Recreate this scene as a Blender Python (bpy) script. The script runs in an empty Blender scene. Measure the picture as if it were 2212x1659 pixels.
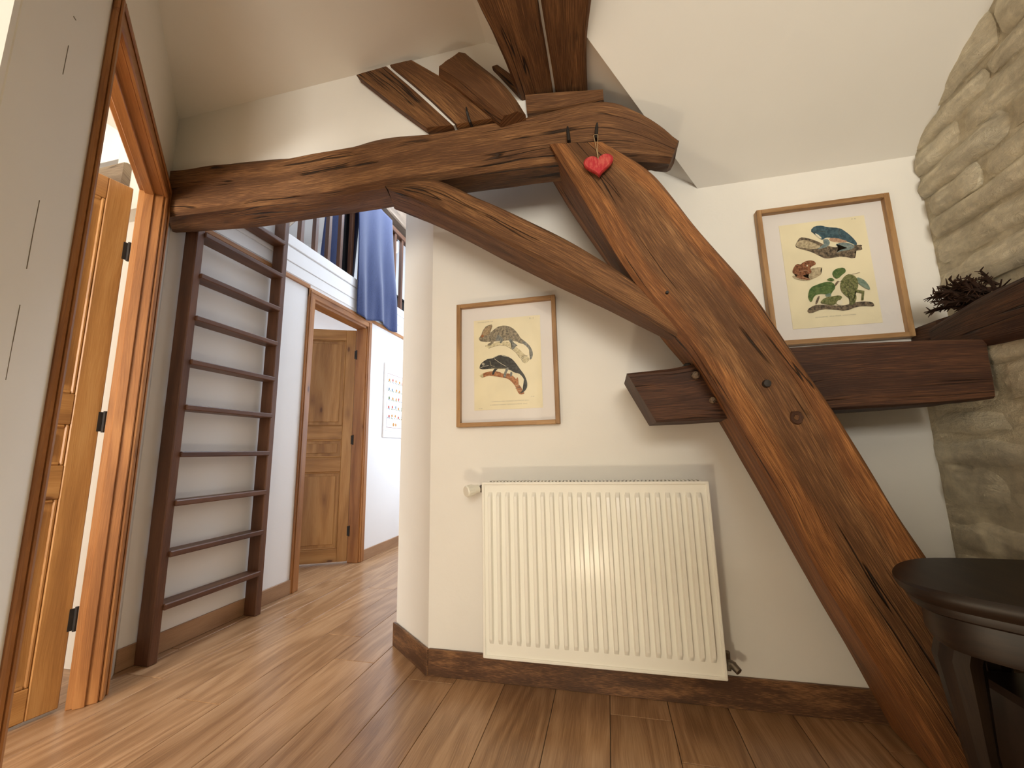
import bpy, bmesh, math, random
import numpy as np
from mathutils import Vector, Matrix, noise
random.seed(7)
scene = bpy.context.scene
COL = scene.collection
R3 = math.radians

# ------------------------------------------------------------------ camera
IW, IH = 2212, 1659
FPX = 877.88
YAW, PITCH, ROLL = R3(12.852), R3(9.465), R3(-1.208)
CAM = Vector((0, 0, 0.87))
_f0 = Vector((-math.sin(YAW), math.cos(YAW), 0)); _r0 = Vector((math.cos(YAW), math.sin(YAW), 0)); _u0 = Vector((0, 0, 1))
FWD = _f0 * math.cos(PITCH) + _u0 * math.sin(PITCH)
_u1 = _u0 * math.cos(PITCH) - _f0 * math.sin(PITCH)
RGT = _r0 * math.cos(ROLL) + _u1 * math.sin(ROLL)
UPV = _u1 * math.cos(ROLL) - _r0 * math.sin(ROLL)
cd = bpy.data.cameras.new('camera'); cam = bpy.data.objects.new('camera', cd); COL.objects.link(cam)
cd.sensor_fit = 'HORIZONTAL'; cd.sensor_width = 36.0; cd.lens = 36.0 * FPX / IW
cd.clip_start = 0.02; cd.clip_end = 100
M = Matrix((RGT, UPV, -FWD)).transposed().to_4x4(); M.translation = CAM
cam.matrix_world = M
scene.camera = cam

# ------------------------------------------------------------------ world, lights, exposure
world = bpy.data.worlds.new('world'); scene.world = world; world.use_nodes = True
bg = world.node_tree.nodes['Background']; bg.inputs[0].default_value = (0.62, 0.76, 1.0, 1); bg.inputs[1].default_value = 0.6
vs = scene.view_settings
vs.view_transform = 'Standard'; vs.look = 'None'; vs.gamma = 1.0; vs.use_curve_mapping = False
vs.exposure = 0.53
try:
    scene.cycles.use_denoising = True
    scene.cycles.max_bounces = 8; scene.cycles.diffuse_bounces = 5
    scene.cycles.sample_clamp_indirect = 6.0
except Exception:
    pass

def area(name, loc, target, sx, sy, power, col):
    l = bpy.data.lights.new(name, 'AREA'); l.shape = 'RECTANGLE'; l.size = sx; l.size_y = sy
    l.energy = power; l.color = col
    o = bpy.data.objects.new(name, l); COL.objects.link(o); o.location = loc
    d = Vector(target) - Vector(loc)
    o.rotation_euler = d.to_track_quat('-Z', 'Y').to_euler()
    return o
COOL = (0.74, 0.85, 1.0)
area('corridor_window_light', (-1.02, 4.10, 1.45), (-2.6, 3.9, 1.2), 1.0, 1.4, 15, COOL)      # window in the corridor's right wall
area('loft_skylight', (-3.0, 3.3, 4.25), (-3.0, 3.3, 2.0), 1.3, 1.3, 50, COOL)                   # roof window over the loft
area('corridor_skylight', (-1.5, 3.6, 4.05), (-1.6, 3.3, 1.0), 0.7, 1.2, 44, COOL)              # roof window over the corridor
area('side_room_window_light', (-1.85, -1.60, 1.5), (-1.95, 1.2, 1.2), 1.0, 1.3, 68, (1.0, 0.95, 0.86))  # window of the room behind the left door
area('far_room_window_light', (-4.3, 3.6, 1.4), (-3.0, 3.0, 1.3), 1.0, 1.2, 34, COOL)           # window of the room behind the far door
area('room_fill_light', (0.50, -2.60, 1.55), (0.2, 1.6, 1.5), 1.1, 1.2, 61, (1.0, 0.95, 0.84))   # added soft fill, set in a made-up window behind the viewer
LAMP_POS = (-0.15, 0.38, 0.22); LAMP_STRENGTH = 85.0; LAMP_COL = (1.0, 0.86, 0.62)

# ------------------------------------------------------------------ pixel helpers (photograph -> a point on a real plane)
def ray(px, py):
    return FWD + RGT * ((px - IW / 2) / FPX) - UPV * ((py - IH / 2) / FPX)
def atx(px, py, X):
    d = ray(px, py); return CAM + d * ((X - CAM.x) / d.x)
def aty(px, py, Y):
    d = ray(px, py); return CAM + d * ((Y - CAM.y) / d.y)
def atz(px, py, Z):
    d = ray(px, py); return CAM + d * ((Z - CAM.z) / d.z)

# ------------------------------------------------------------------ material helpers
def lin(r, g, b):
    f = lambda c: (c / 255 / 12.92) if c / 255 <= 0.04045 else ((c / 255 + 0.055) / 1.055) ** 2.4
    return (f(r), f(g), f(b), 1)
class NT:
    def __init__(s, name):
        s.m = bpy.data.materials.new(name); s.m.use_nodes = True
        s.t = s.m.node_tree; s.b = s.t.nodes['Principled BSDF']
    def n(s, typ, **kw):
        nd = s.t.nodes.new(typ)
        for k, v in kw.items():
            if k.startswith('_'): nd.inputs[k[1:]].default_value = v
            else: setattr(nd, k, v)
        return nd
    def l(s, a, b): s.t.links.new(a, b)
    def val(s, x, inp):
        if isinstance(x, (int, float)): inp.default_value = x
        elif isinstance(x, (tuple, list)): inp.default_value = x
        else: s.l(x, inp)
    def math(s, op, a, b=0.0, clamp=False):
        nd = s.n('ShaderNodeMath', operation=op); nd.use_clamp = clamp
        s.val(a, nd.inputs[0]); s.val(b, nd.inputs[1]); return nd.outputs[0]
    def rng(s, v, a, b, c=0.0, d=1.0):
        nd = s.n('ShaderNodeMapRange'); nd.interpolation_type = 'SMOOTHSTEP'
        s.l(v, nd.inputs[0])
        for i, x in enumerate((a, b, c, d)): nd.inputs[i + 1].default_value = x
        return nd.outputs[0]
    def mix(s, f, a, b, mode='MIX'):
        nd = s.n('ShaderNodeMix', data_type='RGBA', blend_type=mode)
        s.val(f, nd.inputs[0]); s.val(a, nd.inputs[6]); s.val(b, nd.inputs[7]); return nd.outputs[2]
    def noise(s, vec, scale=1.0, detail=4.0, rough=0.55, dist=0.0):
        nd = s.n('ShaderNodeTexNoise'); nd.inputs['Scale'].default_value = scale
        nd.inputs['Detail'].default_value = detail; nd.inputs['Roughness'].default_value = rough; nd.inputs['Distortion'].default_value = dist
        if vec is not None: s.l(vec, nd.inputs['Vector'])
        return nd.outputs['Fac']
    def vmul(s, v, xyz):
        nd = s.n('ShaderNodeVectorMath', operation='MULTIPLY'); s.l(v, nd.inputs[0]); nd.inputs[1].default_value = xyz; return nd.outputs[0]
    def vadd(s, v, w):
        nd = s.n('ShaderNodeVectorMath', operation='ADD'); s.l(v, nd.inputs[0]); s.val(w, nd.inputs[1]); return nd.outputs[0]
    def ramp(s, f, stops):
        nd = s.n('ShaderNodeValToRGB'); s.l(f, nd.inputs[0]); e = nd.color_ramp.elements
        while len(e) < len(stops): e.new(0.5)
        for el, (p, c) in zip(e, stops): el.position = p; el.color = c
        return nd.outputs[0]
    def bump(s, h, strength, dist):
        nd = s.n('ShaderNodeBump'); nd.inputs['Strength'].default_value = strength; nd.inputs['Distance'].default_value = dist
        s.l(h, nd.inputs['Height']); s.l(nd.outputs[0], s.b.inputs['Normal'])
    def fin(s, col, rough=0.6, spec=0.4):
        s.val(col, s.b.inputs['Base Color']); s.val(rough, s.b.inputs['Roughness']); s.b.inputs['Specular IOR Level'].default_value = spec
        return s.m

def wood(name, dark, mid, light, su=1.0, sv=14.0, rings=9.0, fib=0.35, crack=0.0, knots=0.0, knotcol=(0.03, 0.012, 0.005, 1), rough=0.6, spec=0.35, bstr=0.25, bdist=0.004, sap=None, lo=0.3, hi=0.7):
    k = NT(name)
    uv = k.n('ShaderNodeUVMap').outputs[0]
    oi = k.n('ShaderNodeObjectInfo')
    off = k.n('ShaderNodeCombineXYZ'); k.l(k.math('MULTIPLY', oi.outputs['Random'], 31.0), off.inputs[0]); k.l(k.math('MULTIPLY', oi.outputs['Random'], 17.0), off.inputs[1])
    v = k.vadd(uv, off.outputs[0])
    warp = k.noise(k.vmul(v, (1.5, 4.0, 1)), 1.0, 2.0)
    wv = k.n('ShaderNodeCombineXYZ'); k.l(k.math('MULTIPLY', warp, 0.055), wv.inputs[1]); 
    v2 = k.vadd(v, wv.outputs[0])
    g1 = k.noise(k.vmul(v2, (su, sv, 1)), 1.0, 6.0, 0.6)
    low = k.noise(k.vmul(v2, (su * 0.6, sv * 0.45, 1)), 1.0, 1.5, 0.5)
    rg = k.math('SINE', k.math('MULTIPLY', low, rings * 6.283)); rg = k.math('MULTIPLY_ADD', rg, 0.5); k.t.nodes[-1].inputs[2].default_value = 0.5
    fb = k.noise(k.vmul(v2, (su * 7, sv * 22, 1)), 1.0, 3.0, 0.6)
    f = k.math('ADD', k.math('MULTIPLY', g1, 0.62 - fib * 0.5), k.math('MULTIPLY', rg, 0.13 if rings else 0.0))
    f = k.math('ADD', f, k.math('MULTIPLY', fb, 0.25 + fib * 0.5))
    f = k.rng(f, lo, hi)
    col = k.ramp(f, [(0.0, dark), (0.5, mid), (1.0, light)])
    big = k.noise(k.vmul(v, (su * 0.5, sv * 0.2, 1)), 1.0, 2.0)
    col = k.mix(k.rng(big, 0.38, 0.68, 0.0, 0.55), col, k.mix(1.0, col, (0.62, 0.58, 0.55, 1), 'MULTIPLY'))
    if sap:
        at = k.n('ShaderNodeAttribute', attribute_name='sap')
        s = k.rng(k.math('ADD', at.outputs['Fac'], k.math('MULTIPLY', k.math('SUBTRACT', warp, 0.5), 1.2)), 0.42, 0.62)
        col = k.mix(k.math('MULTIPLY', s, 0.5), col, k.mix(1.0, col, sap, 'MULTIPLY'))
    h = k.math('ADD', k.math('MULTIPLY', fb, 0.5), k.math('MULTIPLY', g1, 0.6))
    if crack:
        cn = k.noise(k.vmul(v2, (su * 0.45, sv * 1.3, 1)), 1.0, 2.0, 0.5)
        cm = k.noise(k.vmul(v, (su * 1.3, sv * 0.35, 1)), 1.0, 2.0)
        d = k.math('ABSOLUTE', k.math('SUBTRACT', cn, 0.5))
        c = k.math('SUBTRACT', 1.0, k.rng(d, 0.003, 0.014))
        c = k.math('MULTIPLY', c, k.rng(cm, 0.50, 0.56))
        col = k.mix(k.math('MULTIPLY', c, crack), col, (0.010, 0.005, 0.003, 1))
        h = k.math('SUBTRACT', h, k.math('MULTIPLY', c, 1.6))
    if knots:
        vo = k.n('ShaderNodeTexVoronoi'); vo.inputs['Scale'].default_value = 1.0; vo.inputs['Randomness'].default_value = 1.0
        k.l(k.vmul(v, (su * 3.2, sv * 0.62, 1)), vo.inputs['Vector'])
        kd = vo.outputs['Distance']
        sel = k.n('ShaderNodeSeparateColor'); k.l(vo.outputs['Color'], sel.inputs[0])
        pick = k.math('GREATER_THAN', sel.outputs[0], 0.45)
        kn = k.math('MULTIPLY', k.math('SUBTRACT', 1.0, k.rng(kd, 0.05, 0.12)), pick)
        halo = k.math('MULTIPLY', k.math('SUBTRACT', 1.0, k.rng(kd, 0.08, 0.34)), pick)
        col = k.mix(k.math('MULTIPLY', halo, 0.35 * knots), col, knotcol)
        col = k.mix(k.math('MULTIPLY', kn, 0.85 * knots), col, knotcol)
    k.bump(h, bstr, bdist)
    return k.fin(col, rough, spec)

def plain(name, col, rough=0.5, spec=0.4, nscale=0, namp=0.0, bstr=0.0, bscale=60.0, bdist=0.003, metal=0.0):
    k = NT(name); c = col
    tc = k.n('ShaderNodeTexCoord').outputs['Object']
    if namp:
        n = k.noise(tc, nscale, 4.0)
        c = k.mix(k.rng(n, 0.35, 0.65), tuple(x * (1 - namp) for x in col[:3]) + (1,), tuple(min(1, x * (1 + namp * 0.5)) for x in col[:3]) + (1,))
    if bstr: k.bump(k.noise(tc, bscale, 5.0), bstr, bdist)
    k.b.inputs['Metallic'].default_value = metal
    return k.fin(c, rough, spec)

MAT = {}
MAT['plaster'] = plain('white_plaster', (0.80, 0.775, 0.72, 1), 0.85, 0.25, 1.3, 0.035, 0.16, 9.0, 0.012)
MAT['ceil'] = plain('ceiling_plaster', (0.80, 0.775, 0.72, 1), 0.9, 0.2, 1.1, 0.03, 0.14, 6.0, 0.012)
MAT['corr'] = plain('corridor_paint', (0.83, 0.81, 0.79, 1), 0.8, 0.25, 1.0, 0.02, 0.10, 12.0, 0.01)
MAT['beam'] = wood('old_oak_beam', (0.11, 0.046, 0.017, 1), (0.275, 0.130, 0.050, 1), (0.45, 0.24, 0.10, 1), su=1.6, sv=14.0, rings=0.0, fib=0.45, crack=0.9, knots=0.55, rough=0.62, spec=0.35, bstr=0.8, bdist=0.012, sap=(1.9, 1.55, 1.1, 1), lo=0.36, hi=0.66)
MAT['beam_dark'] = wood('dark_oak_beam', (0.042, 0.016, 0.008, 1), (0.115, 0.047, 0.020, 1), (0.205, 0.093, 0.040, 1), su=1.6, sv=14.0, rings=0.0, fib=0.45, crack=0.85, rough=0.6, spec=0.35, bstr=0.6, bdist=0.008, sap=(1.6, 1.35, 1.1, 1), lo=0.36, hi=0.66)
MAT['pine'] = wood('honey_pine', (0.30, 0.135, 0.040, 1), (0.41, 0.195, 0.058, 1), (0.49, 0.26, 0.090, 1), su=1.2, sv=16.0, rings=5.0, knots=0.95, knotcol=(0.085, 0.024, 0.006, 1), rough=0.42, spec=0.45, bstr=0.06, bdist=0.002)
MAT['casing'] = wood('varnished_casing', (0.24, 0.092, 0.028, 1), (0.36, 0.148, 0.045, 1), (0.45, 0.205, 0.068, 1), su=1.2, sv=16.0, rings=5.0, knots=0.8, knotcol=(0.07, 0.018, 0.005, 1), rough=0.4, spec=0.45, bstr=0.06, bdist=0.002)
MAT['ladder'] = wood('dark_stained_wood', (0.075, 0.030, 0.014, 1), (0.125, 0.052, 0.025, 1), (0.175, 0.078, 0.038, 1), su=1.5, sv=20.0, rings=3.0, rough=0.45, spec=0.4, bstr=0.15, bdist=0.002)
MAT['floor'] = wood('oak_laminate', (0.25, 0.130, 0.060, 1), (0.39, 0.220, 0.108, 1), (0.50, 0.31, 0.17, 1), su=1.1, sv=13.0, rings=11.0, fib=0.5, rough=0.28, spec=0.5, bstr=0.05, bdist=0.002, lo=0.30, hi=0.72)
MAT['skirt'] = wood('skirting_laminate', (0.085, 0.042, 0.024, 1), (0.27, 0.135, 0.060, 1), (0.38, 0.21, 0.10, 1), su=5.0, sv=26.0, rings=0.0, rough=0.45, spec=0.4, bstr=0.1, bdist=0.002, lo=0.38, hi=0.64)
MAT['skirt2'] = wood('pale_skirting', (0.30, 0.165, 0.085, 1), (0.38, 0.22, 0.12, 1), (0.45, 0.27, 0.15, 1), su=2.0, sv=18.0, rings=3.0, rough=0.45)
MAT['frame'] = wood('oak_frame', (0.26, 0.135, 0.052, 1), (0.40, 0.225, 0.095, 1), (0.52, 0.32, 0.15, 1), su=3.0, sv=40.0, rings=3.0, rough=0.5, bstr=0.1, bdist=0.001)
MAT['white'] = plain('white_enamel', (0.84, 0.82, 0.74, 1), 0.28, 0.5)
MAT['valve'] = plain('cream_plastic', (0.80, 0.77, 0.66, 1), 0.35, 0.5)
MAT['brass'] = plain('dull_metal', (0.22, 0.19, 0.15, 1), 0.4, 0.5, metal=0.85)
MAT['iron'] = plain('black_iron', (0.020, 0.015, 0.012, 1), 0.6, 0.4, 20, 0.3, 0.3, 60)
MAT['slot'] = plain('dark_gap', (0.06, 0.05, 0.04, 1), 0.8)
MAT['mat'] = plain('white_mat_board', (0.76, 0.72, 0.69, 1), 0.9, 0.2)
MAT['paper'] = plain('cream_paper', (0.82, 0.74, 0.52, 1), 0.9, 0.2, 8, 0.05)
MAT['stone'] = None
MAT['dark'] = plain('near_black_wood', (0.018, 0.010, 0.007, 1), 0.35, 0.4, 30, 0.3)
MAT['table'] = wood('dark_table_wood', (0.007, 0.0035, 0.002, 1), (0.014, 0.007, 0.004, 1), (0.026, 0.014, 0.007, 1), su=2.0, sv=16.0, rough=0.45, spec=0.3, bstr=0.1, bdist=0.002)
MAT['grey_beam'] = wood('weathered_beam', (0.12, 0.085, 0.055, 1), (0.22, 0.16, 0.11, 1), (0.32, 0.25, 0.17, 1), su=1.5, sv=12.0, rings=3.0, crack=0.8, bstr=0.4, bdist=0.006)
MAT['navy'] = plain('navy_fabric', (0.018, 0.026, 0.06, 1), 0.9, 0.2, 10, 0.2)
MAT['black'] = plain('black_paint', (0.012, 0.011, 0.012, 1), 0.6)

def mat_stone(name, base, amp=0.28):
    k = NT(name); tc = k.n('ShaderNodeTexCoord').outputs['Object']; oi = k.n('ShaderNodeObjectInfo')
    n1 = k.noise(tc, 9.0, 6.0, 0.65); n2 = k.noise(tc, 38.0, 5.0, 0.7)
    f = k.rng(k.math('ADD', k.math('MULTIPLY', n1, 0.6), k.math('MULTIPLY', n2, 0.4)), 0.36, 0.64)
    dk = tuple(c * (1 - amp) for c in base[:3]) + (1,); lt = tuple(min(1, c * (1 + amp * 0.5)) for c in base[:3]) + (1,)
    col = k.mix(f, dk, lt)
    col = k.mix(k.math('MULTIPLY', oi.outputs['Random'], 0.35), col, k.mix(1.0, col, (0.80, 0.76, 0.68, 1), 'MULTIPLY'))
    n3 = k.noise(k.vmul(tc, (1, 0.6, 1.8)), 22.0, 8.0, 0.72, 0.6)
    k.bump(k.math('ADD', k.math('MULTIPLY', n1, 0.6), k.math('ADD', n3, k.math('MULTIPLY', n2, 0.4))), 0.85, 0.028)
    return k.fin(col, 0.92, 0.15)
MAT['stone'] = mat_stone('limewashed_stone', (0.88, 0.79, 0.60, 1), 0.2)
MAT['mortar'] = mat_stone('lime_mortar', (0.78, 0.69, 0.51, 1), 0.2)

def mat_cloth():
    k = NT('blue_linen'); uv = k.n('ShaderNodeUVMap').outputs[0]
    a = k.noise(k.vmul(uv, (900, 25, 1)), 1.0, 2.0); b = k.noise(k.vmul(uv, (40, 700, 1)), 1.0, 2.0)
    f = k.rng(k.math('ADD', a, b), 0.8, 1.2)
    k.bump(k.math('ADD', a, b), 0.2, 0.002)
    k.b.inputs['Sheen Weight'].default_value = 0.3
    return k.fin(k.mix(f, (0.018, 0.028, 0.085, 1), (0.038, 0.055, 0.145, 1)), 0.9, 0.15)
MAT['cloth'] = mat_cloth()
def mat_red():
    k = NT('worn_red_paint'); tc = k.n('ShaderNodeTexCoord').outputs['Object']
    n = k.noise(k.vmul(tc, (90, 90, 35)), 1.0, 5.0, 0.6)
    return k.fin(k.mix(k.rng(n, 0.42, 0.66), (0.40, 0.022, 0.030, 1), (0.52, 0.10, 0.075, 1)), 0.6, 0.3)
MAT['red'] = mat_red()
def mat_glass():
    k = NT('picture_glass'); t = k.t
    tr = k.n('ShaderNodeBsdfTransparent'); gl = k.n('ShaderNodeBsdfGlossy'); gl.inputs['Roughness'].default_value = 0.03
    lw = k.n('ShaderNodeLayerWeight'); lw.inputs[0].default_value = 0.5
    mx = k.n('ShaderNodeMixShader'); k.l(k.rng(k.math('POWER', lw.outputs['Facing'], 4.0), 0.0, 1.0, 0.025, 0.7), mx.inputs[0]); k.l(tr.outputs[0], mx.inputs[1]); k.l(gl.outputs[0], mx.inputs[2])
    out = [n for n in t.nodes if n.type == 'OUTPUT_MATERIAL'][0]; k.l(mx.outputs[0], out.inputs[0])
    return k.m
MAT['glass'] = mat_glass()
def emis(name, col, st):
    k = NT(name); k.b.inputs['Base Color'].default_value = (1, 1, 1, 1)
    k.b.inputs['Emission Color'].default_value = tuple(col) + (1,); k.b.inputs['Emission Strength'].default_value = st
    return k.m
def ink(name, c1, c2, sc=60.0):
    k = NT(name); tc = k.n('ShaderNodeTexCoord').outputs['Object']
    n = k.noise(k.vmul(tc, (sc * 1.5, 1, sc * 1.5)), 1.0, 5.0, 0.7)
    return k.fin(k.mix(k.rng(n, 0.38, 0.62), c1, c2), 0.9, 0.15)

# ------------------------------------------------------------------ mesh helpers
def link(o, parent=None):
    COL.objects.link(o)
    if parent is not None: o.parent = parent
    return o
def obj(name, verts, faces, mat=None, parent=None, uvs=None, smooth=None, attr=None):
    me = bpy.data.meshes.new(name); me.from_pydata([tuple(v) for v in verts], [], faces); me.update()
    if uvs is not None:
        ul = me.uv_layers.new(name='UVMap')
        flat = []
        for f in uvs: flat.extend(f)
        for i, u in enumerate(flat): ul.data[i].uv = u
    if attr is not None:
        a = me.attributes.new('sap', 'FLOAT', 'POINT')
        for i, x in enumerate(attr): a.data[i].value = x
    if mat is not None: me.materials.append(mat)
    if smooth is not None:
        me.shade_smooth(); me.set_sharp_from_angle(angle=R3(smooth))
    return link(bpy.data.objects.new(name, me), parent)
def empty(name, loc=(0, 0, 0), parent=None):
    o = bpy.data.objects.new(name, None); o.empty_display_size = 0.05; o.location = loc
    return link(o, parent)
def tag(o, label=None, cat=None, group=None, kind=None):
    if label: o['label'] = label
    if cat: o['category'] = cat
    if group: o['group'] = group
    if kind: o['kind'] = kind
    return o
class MB:
    """collects boxes / tubes / lathes into one mesh, with wood-style UVs in metres"""
    def __init__(s): s.v = []; s.f = []; s.uv = []
    def face(s, pts, uv):
        i = len(s.v); s.v.extend([Vector(p) for p in pts]); s.f.append(list(range(i, i + len(pts)))); s.uv.append(uv)
    def hexa(s, c, ch=0.0, ua=None):
        """c: 8 corners, bottom 4 ccw then top 4; straight edges, chamfered by ch"""
        c = [Vector(p) for p in c]
        ex, ey, ez = (c[1] - c[0]).length, (c[3] - c[0]).length, (c[4] - c[0]).length
        if ua is None: ua = max(range(3), key=lambda i: (ex, ey, ez)[i])
        def P(a, b, d):
            p = (c[0] * (1 - a) * (1 - b) + c[1] * a * (1 - b) + c[2] * a * b + c[3] * (1 - a) * b)
            q = (c[4] * (1 - a) * (1 - b) + c[5] * a * (1 - b) + c[6] * a * b + c[7] * (1 - a) * b)
            return p * (1 - d) + q * d
        L = (ex, ey, ez); ch = min(ch, 0.45 * min(L))
        e = [ch / x if x else 0 for x in L]
        base = len(s.v); idx = {}
        def vid(i, j, k, ax):
            key = (i, j, k, ax)
            if key not in idx:
                t = [i, j, k]; co = []
                for a in range(3):
                    x = float(t[a])
                    if ch and a != ax: x = e[a] if t[a] == 0 else 1 - e[a]
                    co.append(x)
                idx[key] = (len(s.v), co); s.v.append(P(*co))
            return idx[key]
        def add(keys):
            ids = [vid(*k) for k in keys]
            s.f.append([i for i, _ in ids])
            cs = [co for _, co in ids]
            vary = [a for a in range(3) if max(x[a] for x in cs) - min(x[a] for x in cs) > 0.5]
            o = [a for a in range(3) if a != ua]
            if ua not in vary and len(vary) == 2: s.uv.append([(x[vary[0]] * L[vary[0]], x[vary[1]] * L[vary[1]]) for x in cs])
            else: s.uv.append([(x[ua] * L[ua], x[o[0]] * L[o[0]] + x[o[1]] * L[o[1]] + 0.37 * o[0]) for x in cs])
        for ax in range(3):
            a1, a2 = [a for a in range(3) if a != ax]
            for sd in (0, 1):
                ks = []
                for u, v in ((0, 0), (1, 0), (1, 1), (0, 1)):
                    t = [0, 0, 0]; t[ax] = sd; t[a1] = u; t[a2] = v; ks.append((*t, ax))
                flip = (sd == 0) != (ax == 1)
                add(ks[::-1] if flip else ks)
        if ch:
            for ax in range(3):       # edges along ax
                a1, a2 = [a for a in range(3) if a != ax]
                for u in (0, 1):
                    for v in (0, 1):
                        def kk(t_, axx):
                            t = [0, 0, 0]; t[ax] = t_; t[a1] = u; t[a2] = v; return (*t, axx)
                        add([kk(0, a1), kk(1, a1), kk(1, a2), kk(0, a2)])
            for i in (0, 1):
                for j in (0, 1):
                    for k in (0, 1): add([(i, j, k, 0), (i, j, k, 1), (i, j, k, 2)])
        return s
    def box(s, x0, x1, y0, y1, z0, z1, ch=0.0, ua=None):
        return s.hexa([(x0, y0, z0), (x1, y0, z0), (x1, y1, z0), (x0, y1, z0), (x0, y0, z1), (x1, y0, z1), (x1, y1, z1), (x0, y1, z1)], ch, ua)
    def tube(s, path, rad, n=8, caps=True):
        path = [Vector(p) for p in path]; m = len(path)
        rr = rad if isinstance(rad, (list, tuple)) else [rad] * m
        t0 = (path[1] - path[0]).normalized(); a = t0.orthogonal().normalized()
        rings = []; u = 0.0
        for i, p in enumerate(path):
            t = (path[min(i + 1, m - 1)] - path[max(i - 1, 0)]).normalized()
            a = (a - t * a.dot(t)).normalized(); b = t.cross(a)
            if i: u += (p - path[i - 1]).length
            base = len(s.v)
            for j in range(n):
                an = 2 * math.pi * j / n; s.v.append(p + (a * math.cos(an) + b * math.sin(an)) * rr[i])
            rings.append((base, u))
        for (b0, u0), (b1, u1) in zip(rings, rings[1:]):
            for j in range(n):
                k = (j + 1) % n; s.f.append([b0 + j, b0 + k, b1 + k, b1 + j])
                w = 6.283 * rr[0] / n; s.uv.append([(u0, j * w), (u0, (j + 1) * w), (u1, (j + 1) * w), (u1, j * w)])
        if caps:
            for b0, fl in ((rings[0][0], True), (rings[-1][0], False)):
                ids = list(range(b0, b0 + n)); s.f.append(ids[::-1] if fl else ids); s.uv.append([(0.1 * math.cos(6.28 * j / n), 0.1 * math.sin(6.28 * j / n)) for j in range(n)])
        return s
    def prism(s, pts, off, uvs=1.0):
        """closed polygon extruded by vector off"""
        pts = [Vector(p) for p in pts]; off = Vector(off); n = len(pts); b = len(s.v)
        s.v.extend(pts); s.v.extend([p + off for p in pts])
        ax = (pts[1] - pts[0]).normalized(); nn = off.normalized(); ay = nn.cross(ax)
        uv = [((p - pts[0]).dot(ax), (p - pts[0]).dot(ay)) for p in pts]
        s.f.append(list(range(b, b + n))[::-1]); s.uv.append(uv[::-1])
        s.f.append(list(range(b + n, b + 2 * n))); s.uv.append(uv)
        for i in range(n):
            j = (i + 1) % n; s.f.append([b + i, b + j, b + n + j, b + n + i])
            d = (pts[j] - pts[i]).length; s.uv.append([(0, 0), (d, 0), (d, off.length), (0, off.length)])
        return s
    def build(s, name, mat, parent=None, smooth=30):
        o = obj(name, s.v, s.f, mat, parent, s.uv, smooth)
        bm = bmesh.new(); bm.from_mesh(o.data); bmesh.ops.recalc_face_normals(bm, faces=bm.faces); bm.to_mesh(o.data); bm.free()
        return o

def lerp_list(pts, t):
    """pts: list of Vectors, t in [0,1] along index"""
    x = t * (len(pts) - 1); i = min(int(x), len(pts) - 2); f = x - i
    return pts[i].lerp(pts[i + 1], f)
def catmull(pts, t):
    n = len(pts)
    if n < 3: return lerp_list(pts, t)
    x = t * (n - 1); i = min(int(x), n - 2); f = x - i
    p0, p1, p2, p3 = pts[max(i - 1, 0)], pts[i], pts[i + 1], pts[min(i + 2, n - 1)]
    return 0.5 * ((2 * p1) + (p2 - p0) * f + (2 * p0 - 5 * p1 + 4 * p2 - p3) * f * f + (3 * p1 - p0 - 3 * p2 + p3) * f * f * f)

def timber(name, st, mat, parent=None, ch=0.018, amp=0.006, n=56, seed=0.0, sap=False, subd=(9, 6, 4, 6), freq=5.0, curve=True):
    """st: stations, each four corners (front-low, front-high, back-high, back-low). Lofted hand-hewn timber."""
    st = [[Vector(p) for p in s] for s in st]
    cs = [[s[k] for s in st] for k in range(4)]
    verts = []; rings = []; att = []; u = 0.0; prev = None; vper = None
    for i in range(n + 1):
        t = i / n
        c = [(catmull if curve else lerp_list)(cs[k], t) for k in range(4)]
        mid = sum(c, Vector()) / 4
        if prev is not None: u += (mid - prev).length
        prev = mid
        ring = []; per = 0.0; pv = []; aa = []
        for k in range(4):
            a, b = c[k], c[(k + 1) % 4]; L = (b - a).length or 1e-6
            e = min(ch * (0.7 + 0.6 * noise.noise(Vector((u * 3 + seed, k * 7.1, 0)))), 0.4 * L); m = subd[k]
            for j in range(m + 1):
                f = (e + (L - 2 * e) * j / m) / L
                ring.append(a.lerp(b, f)); pv.append(per + f * L)
                aa.append(abs(f - 0.5) * 2 if (k == 0) else (0.75 if k in (1, 3) else 0.3))
            per += L
        if i == n // 2: vper = pv
        base = len(verts)
        m = len(ring)
        for j, p in enumerate(ring):
            q = Vector((u * freq * 0.35 + seed, pv[j] * freq * 2.2, seed * 1.7))
            d = noise.noise(q) * amp + noise.noise(q * 3.1) * amp * 0.4
            if 0 < i < n or True: verts.append(p + (p - mid).normalized() * d)
            att.append(aa[j] if sap else 0.0)
        rings.append((base, u, m))
    faces = []; uvs = []
    for (b0, u0, m), (b1, u1, _) in zip(rings, rings[1:]):
        for j in range(m):
            k = (j + 1) % m; vj = vper[j]; vk = vper[k] if k else vper[0] + sum(0.0 for _ in ()) + (vper[-1] + 0.03)
            faces.append([b0 + j, b0 + k, b1 + k, b1 + j]); uvs.append([(u0, vj), (u0, vk), (u1, vk), (u1, vj)])
    for (b0, u0, m), fl in ((rings[0], True), (rings[-1], False)):
        ids = list(range(b0, b0 + m)); faces.append(ids[::-1] if fl else ids)
        o = verts[b0]; ids2 = faces[-1]
        uvs.append([((verts[q] - o).length * 0.15, (verts[q] - o).dot(Vector((0.3, 0.5, 0.8)))) for q in ids2])
    ob = obj(name, verts, faces, mat, parent, uvs, 32, att)
    bm = bmesh.new(); bm.from_mesh(ob.data); bmesh.ops.recalc_face_normals(bm, faces=bm.faces); bm.to_mesh(ob.data); bm.free()
    return ob

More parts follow.
